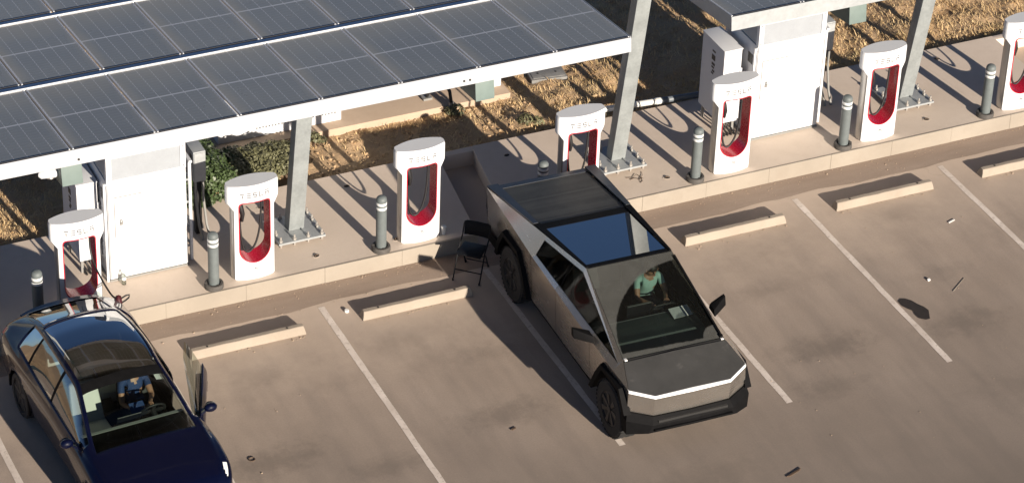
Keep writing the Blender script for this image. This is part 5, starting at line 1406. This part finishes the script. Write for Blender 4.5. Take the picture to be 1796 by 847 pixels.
def car_wheel():
    o = bpy.data.objects.new('wheel', None); COL.objects.link(o); o.parent = car
    w_ = .235; ty = MB(); ty.lathe([(.25, -w_/2+.02), (.26, -w_/2), (.325, -w_/2), (.345, -w_/2+.03), (.350, 0), (.345, w_/2-.03), (.325, w_/2), (.26, w_/2), (.25, w_/2-.02)], 36); obj('tyre', ty, M['tyre'], o, smooth=40)
    ri = MB(); ri.lathe([(.25, -.08), (.258, .105), (.244, .11), (.235, .06), (.05, .055), (0, .055)], 36); obj('rim', ri, M['wheel_rim'], o, smooth=30)
    for i in range(5):
        a = 2*math.pi*i/5; ca, sa = math.cos(a), math.sin(a); s_p = MB()
        q = lambda u, v_, z: (ca*u-sa*v_, sa*u+ca*v_, z)
        s_p.hexa([q(.03, -.035, .056), q(.245, -.03, .056), q(.245, .05, .056), q(.03, .035, .056)], [q(.03, -.03, .10), q(.245, -.02, .108), q(.245, .04, .108), q(.03, .03, .10)]); obj('spoke', s_p, M['wheel_rim'], o, bevel=.005, seg=1)
    return o
cw0 = car_wheel()
for i, (x, sgn) in enumerate(((AXF, -1), (AXR, -1), (AXF, 1), (AXR, 1))):
    o = cw0 if i == 0 else dup(cw0)
    o.parent = car; o.matrix_local = Matrix.Translation((x, sgn*.83, .35)) @ Matrix.Rotation(R(90)*(-sgn), 4, 'X') @ Matrix.Rotation(.4*i, 4, 'Z')
# floor, dashboard, seats
fl = MB(); fl.box(-1.0, 1.0, -.84, .84, .24, .34); fl.box(-2.2, -1.0, -.62, .62, .30, .62); fl.box(1.02, 2.05, -.62, .62, .26, .78); fl.box(-2.2, -1.62, -.66, .66, .6205, .92)
obj('floor', fl, M['dark_gap'], car)
ds = MB(); ds.hexa([(.50, -.76, .70), (1.12, -.76, .70), (1.12, .76, .70), (.50, .76, .70)], [(.56, -.77, .925), (1.10, -.73, .965), (1.10, .73, .965), (.56, .77, .925)]); obj('dashboard', ds, M['black'], car, bevel=.015)
ds = MB(); ds.hexa([(.525, -.76, .82), (.5595, -.76, .82), (.5595, .76, .82), (.525, .76, .82)], [(.54, -.76, .905), (.5595, -.76, .922), (.5595, .76, .922), (.54, .76, .905)]); ds.box(.545, .60, -.755, .755, .9265, .932); obj('dash_strip', ds, M['dash_pale'], car)
sc_ = MB(); sc_.hexa([(.43, -.18, .80), (.445, -.18, .80), (.445, .18, .80), (.43, .18, .80)], [(.47, -.18, 1.0), (.485, -.18, 1.0), (.485, .18, 1.0), (.47, .18, 1.0)]); obj('touchscreen', sc_, M['screen'], car, bevel=.005)
tr_ = MB(); tr_.box(.472, .484, -.175, .175, 1.0005, 1.006); obj('screen_edge', tr_, M['silver'], car)
seat(car, .04, -.37, .42, M['seat_cream'])
seat(car, -.10, .37, .40, M['seat_black'])
bs = MB(); bs.hexa([(-1.05, -.62, .45), (-.60, -.62, .45), (-.60, .62, .45), (-1.05, .62, .45)], [(-1.05, -.62, .62), (-.60, -.62, .64), (-.60, .62, .64), (-1.05, .62, .62)]); bs.hexa([(-1.20, -.62, .60), (-1.06, -.62, .60), (-1.06, .62, .60), (-1.20, .62, .60)], [(-1.38, -.56, 1.12), (-1.28, -.56, 1.12), (-1.28, .56, 1.12), (-1.38, .56, 1.12)]); obj('rear_bench', bs, M['seat_cream'], car, bevel=.03)
cs = MB(); cs.box(-.55, .48, -.11, .11, .34, .60); obj('centre_console', cs, M['black'], car, bevel=.02)
sw = MB(); cw = Vector((.42, .37, .93)); ax_ = Vector((-.88, 0, .47)).normalized(); ua = Vector((0, 1, 0)); va = ax_.cross(ua).normalized()
sw.tube([cw+(ua*math.cos(a)+va*math.sin(a))*.18 for a in np.linspace(0, 2*math.pi, 31)[:-1]], .017, 8, True); sw.bar(cw-ua*.17, cw+ua*.17, .06, .025, ax_); sw.bar(cw, cw-va*.16, .05, .02, ax_); sw.cyl(cw, cw-ax_*.2, .045, 12); obj('steering_wheel', sw, M['rubber'], car, smooth=60)
bpy.context.view_layer.update()
def cwld(x, y, z): return Matrix.Translation((YX, YY, 0)) @ Matrix.Rotation(YRZ, 4, 'Z') @ Vector((x, y, z))
# white sticker inside the top of the windscreen
iS = int(np.argmin(abs(xd-.16))); yS = .47
def surf(x, y, h=0):
    i = int(np.argmin(abs(xd-x))); zz_ = np.interp(abs(y), RINGS[i, ::-1, 0][:3*VS], RINGS[i, ::-1, 1][:3*VS]); return Vector((x, y, zz_+h))
st2 = MB(); st2.add([surf(.22, .44, .004), surf(.22, .55, .004), surf(.38, .565, .004), surf(.38, .455, .004)], [(3, 2, 1, 0)]); obj('sticker', st2, M['paper'], car)
seated('person', 'person in a blue shirt holding a tablet in the dark blue car', [M['skin'], M['blue_cloth'], M['trousers']], None, YRZ, cwld(-.36, .36, .50), lean=.10, head=(.04, -.02, -.03), hands=((.56, .06, .42), (.46, -.16, .28)))
tb = MB(); tb.hexa([(-.006, -.11, -.08), (.006, -.11, -.08), (.006, .11, -.08), (-.006, .11, -.08)], [(-.006, -.11, .08), (.006, -.11, .08), (.006, .11, .08), (-.006, .11, .08)])
o = obj('tablet', tb, M['blue_cloth'], loc=cwld(.22, .22, .90), rz=YRZ); o.rotation_euler.y = R(-55); tag(o, 'blue tablet held in front of the person in the dark blue car', 'tablet')
# charging cable of the post behind the car, plugged into its left rear
pl = Vector(post_loc(0)); port = Vector((-3.235, -1.70, .98))
cpts = [Vector((-3.33, -.70, ZI+1.34)), Vector((-3.34, -.74, ZI+1.12)), Vector((-3.33, -.85, ZI+.92)), Vector((-3.30, -1.12, 1.06)), Vector((-3.26, -1.45, .98)), port+Vector((.03, .10, .0))]
sm = []
for a in range(len(cpts)-1):
    p0, p1, p2, p3 = cpts[max(a-1, 0)], cpts[a], cpts[a+1], cpts[min(a+2, len(cpts)-1)]
    for s in range(6):
        u = s/6; sm.append(.5*((2*p1)+(-p0+p2)*u+(2*p0-5*p1+4*p2-p3)*u*u+(-p0+3*p1-3*p2+p3)*u**3))
sm.append(cpts[-1])
c = MB(); c.tube([p-pl for p in sm], .0145, 8); obj('cable', c, M['rubber'], p_blue, smooth=80)
M['dark_red'] = pbr('dark_red_plastic', (.05, .006, .010), .5)
hd = MB(); q0 = port-pl; hd.tube([q0+Vector((-.02, -.02, -.06)), q0+Vector((0, 0, 0)), q0+Vector((.02, .06, .06)), q0+Vector((.03, .10, .0))], [.035, .06, .05, .03], 8); obj('handle', hd, M['dark_red'], p_blue, smooth=60)
hl2 = MB(); hl2.tube([q0+Vector((.04, .02, -.02)), q0+Vector((.12, .05, -.01)), q0+Vector((.19, .09, .0)), q0+Vector((.21, .13, .02)), q0+Vector((.16, .13, .02)), q0+Vector((.08, .10, .01)), q0+Vector((.05, .06, 0))], .0125, 6); obj('cable', hl2, M['rubber'], p_blue, smooth=70)
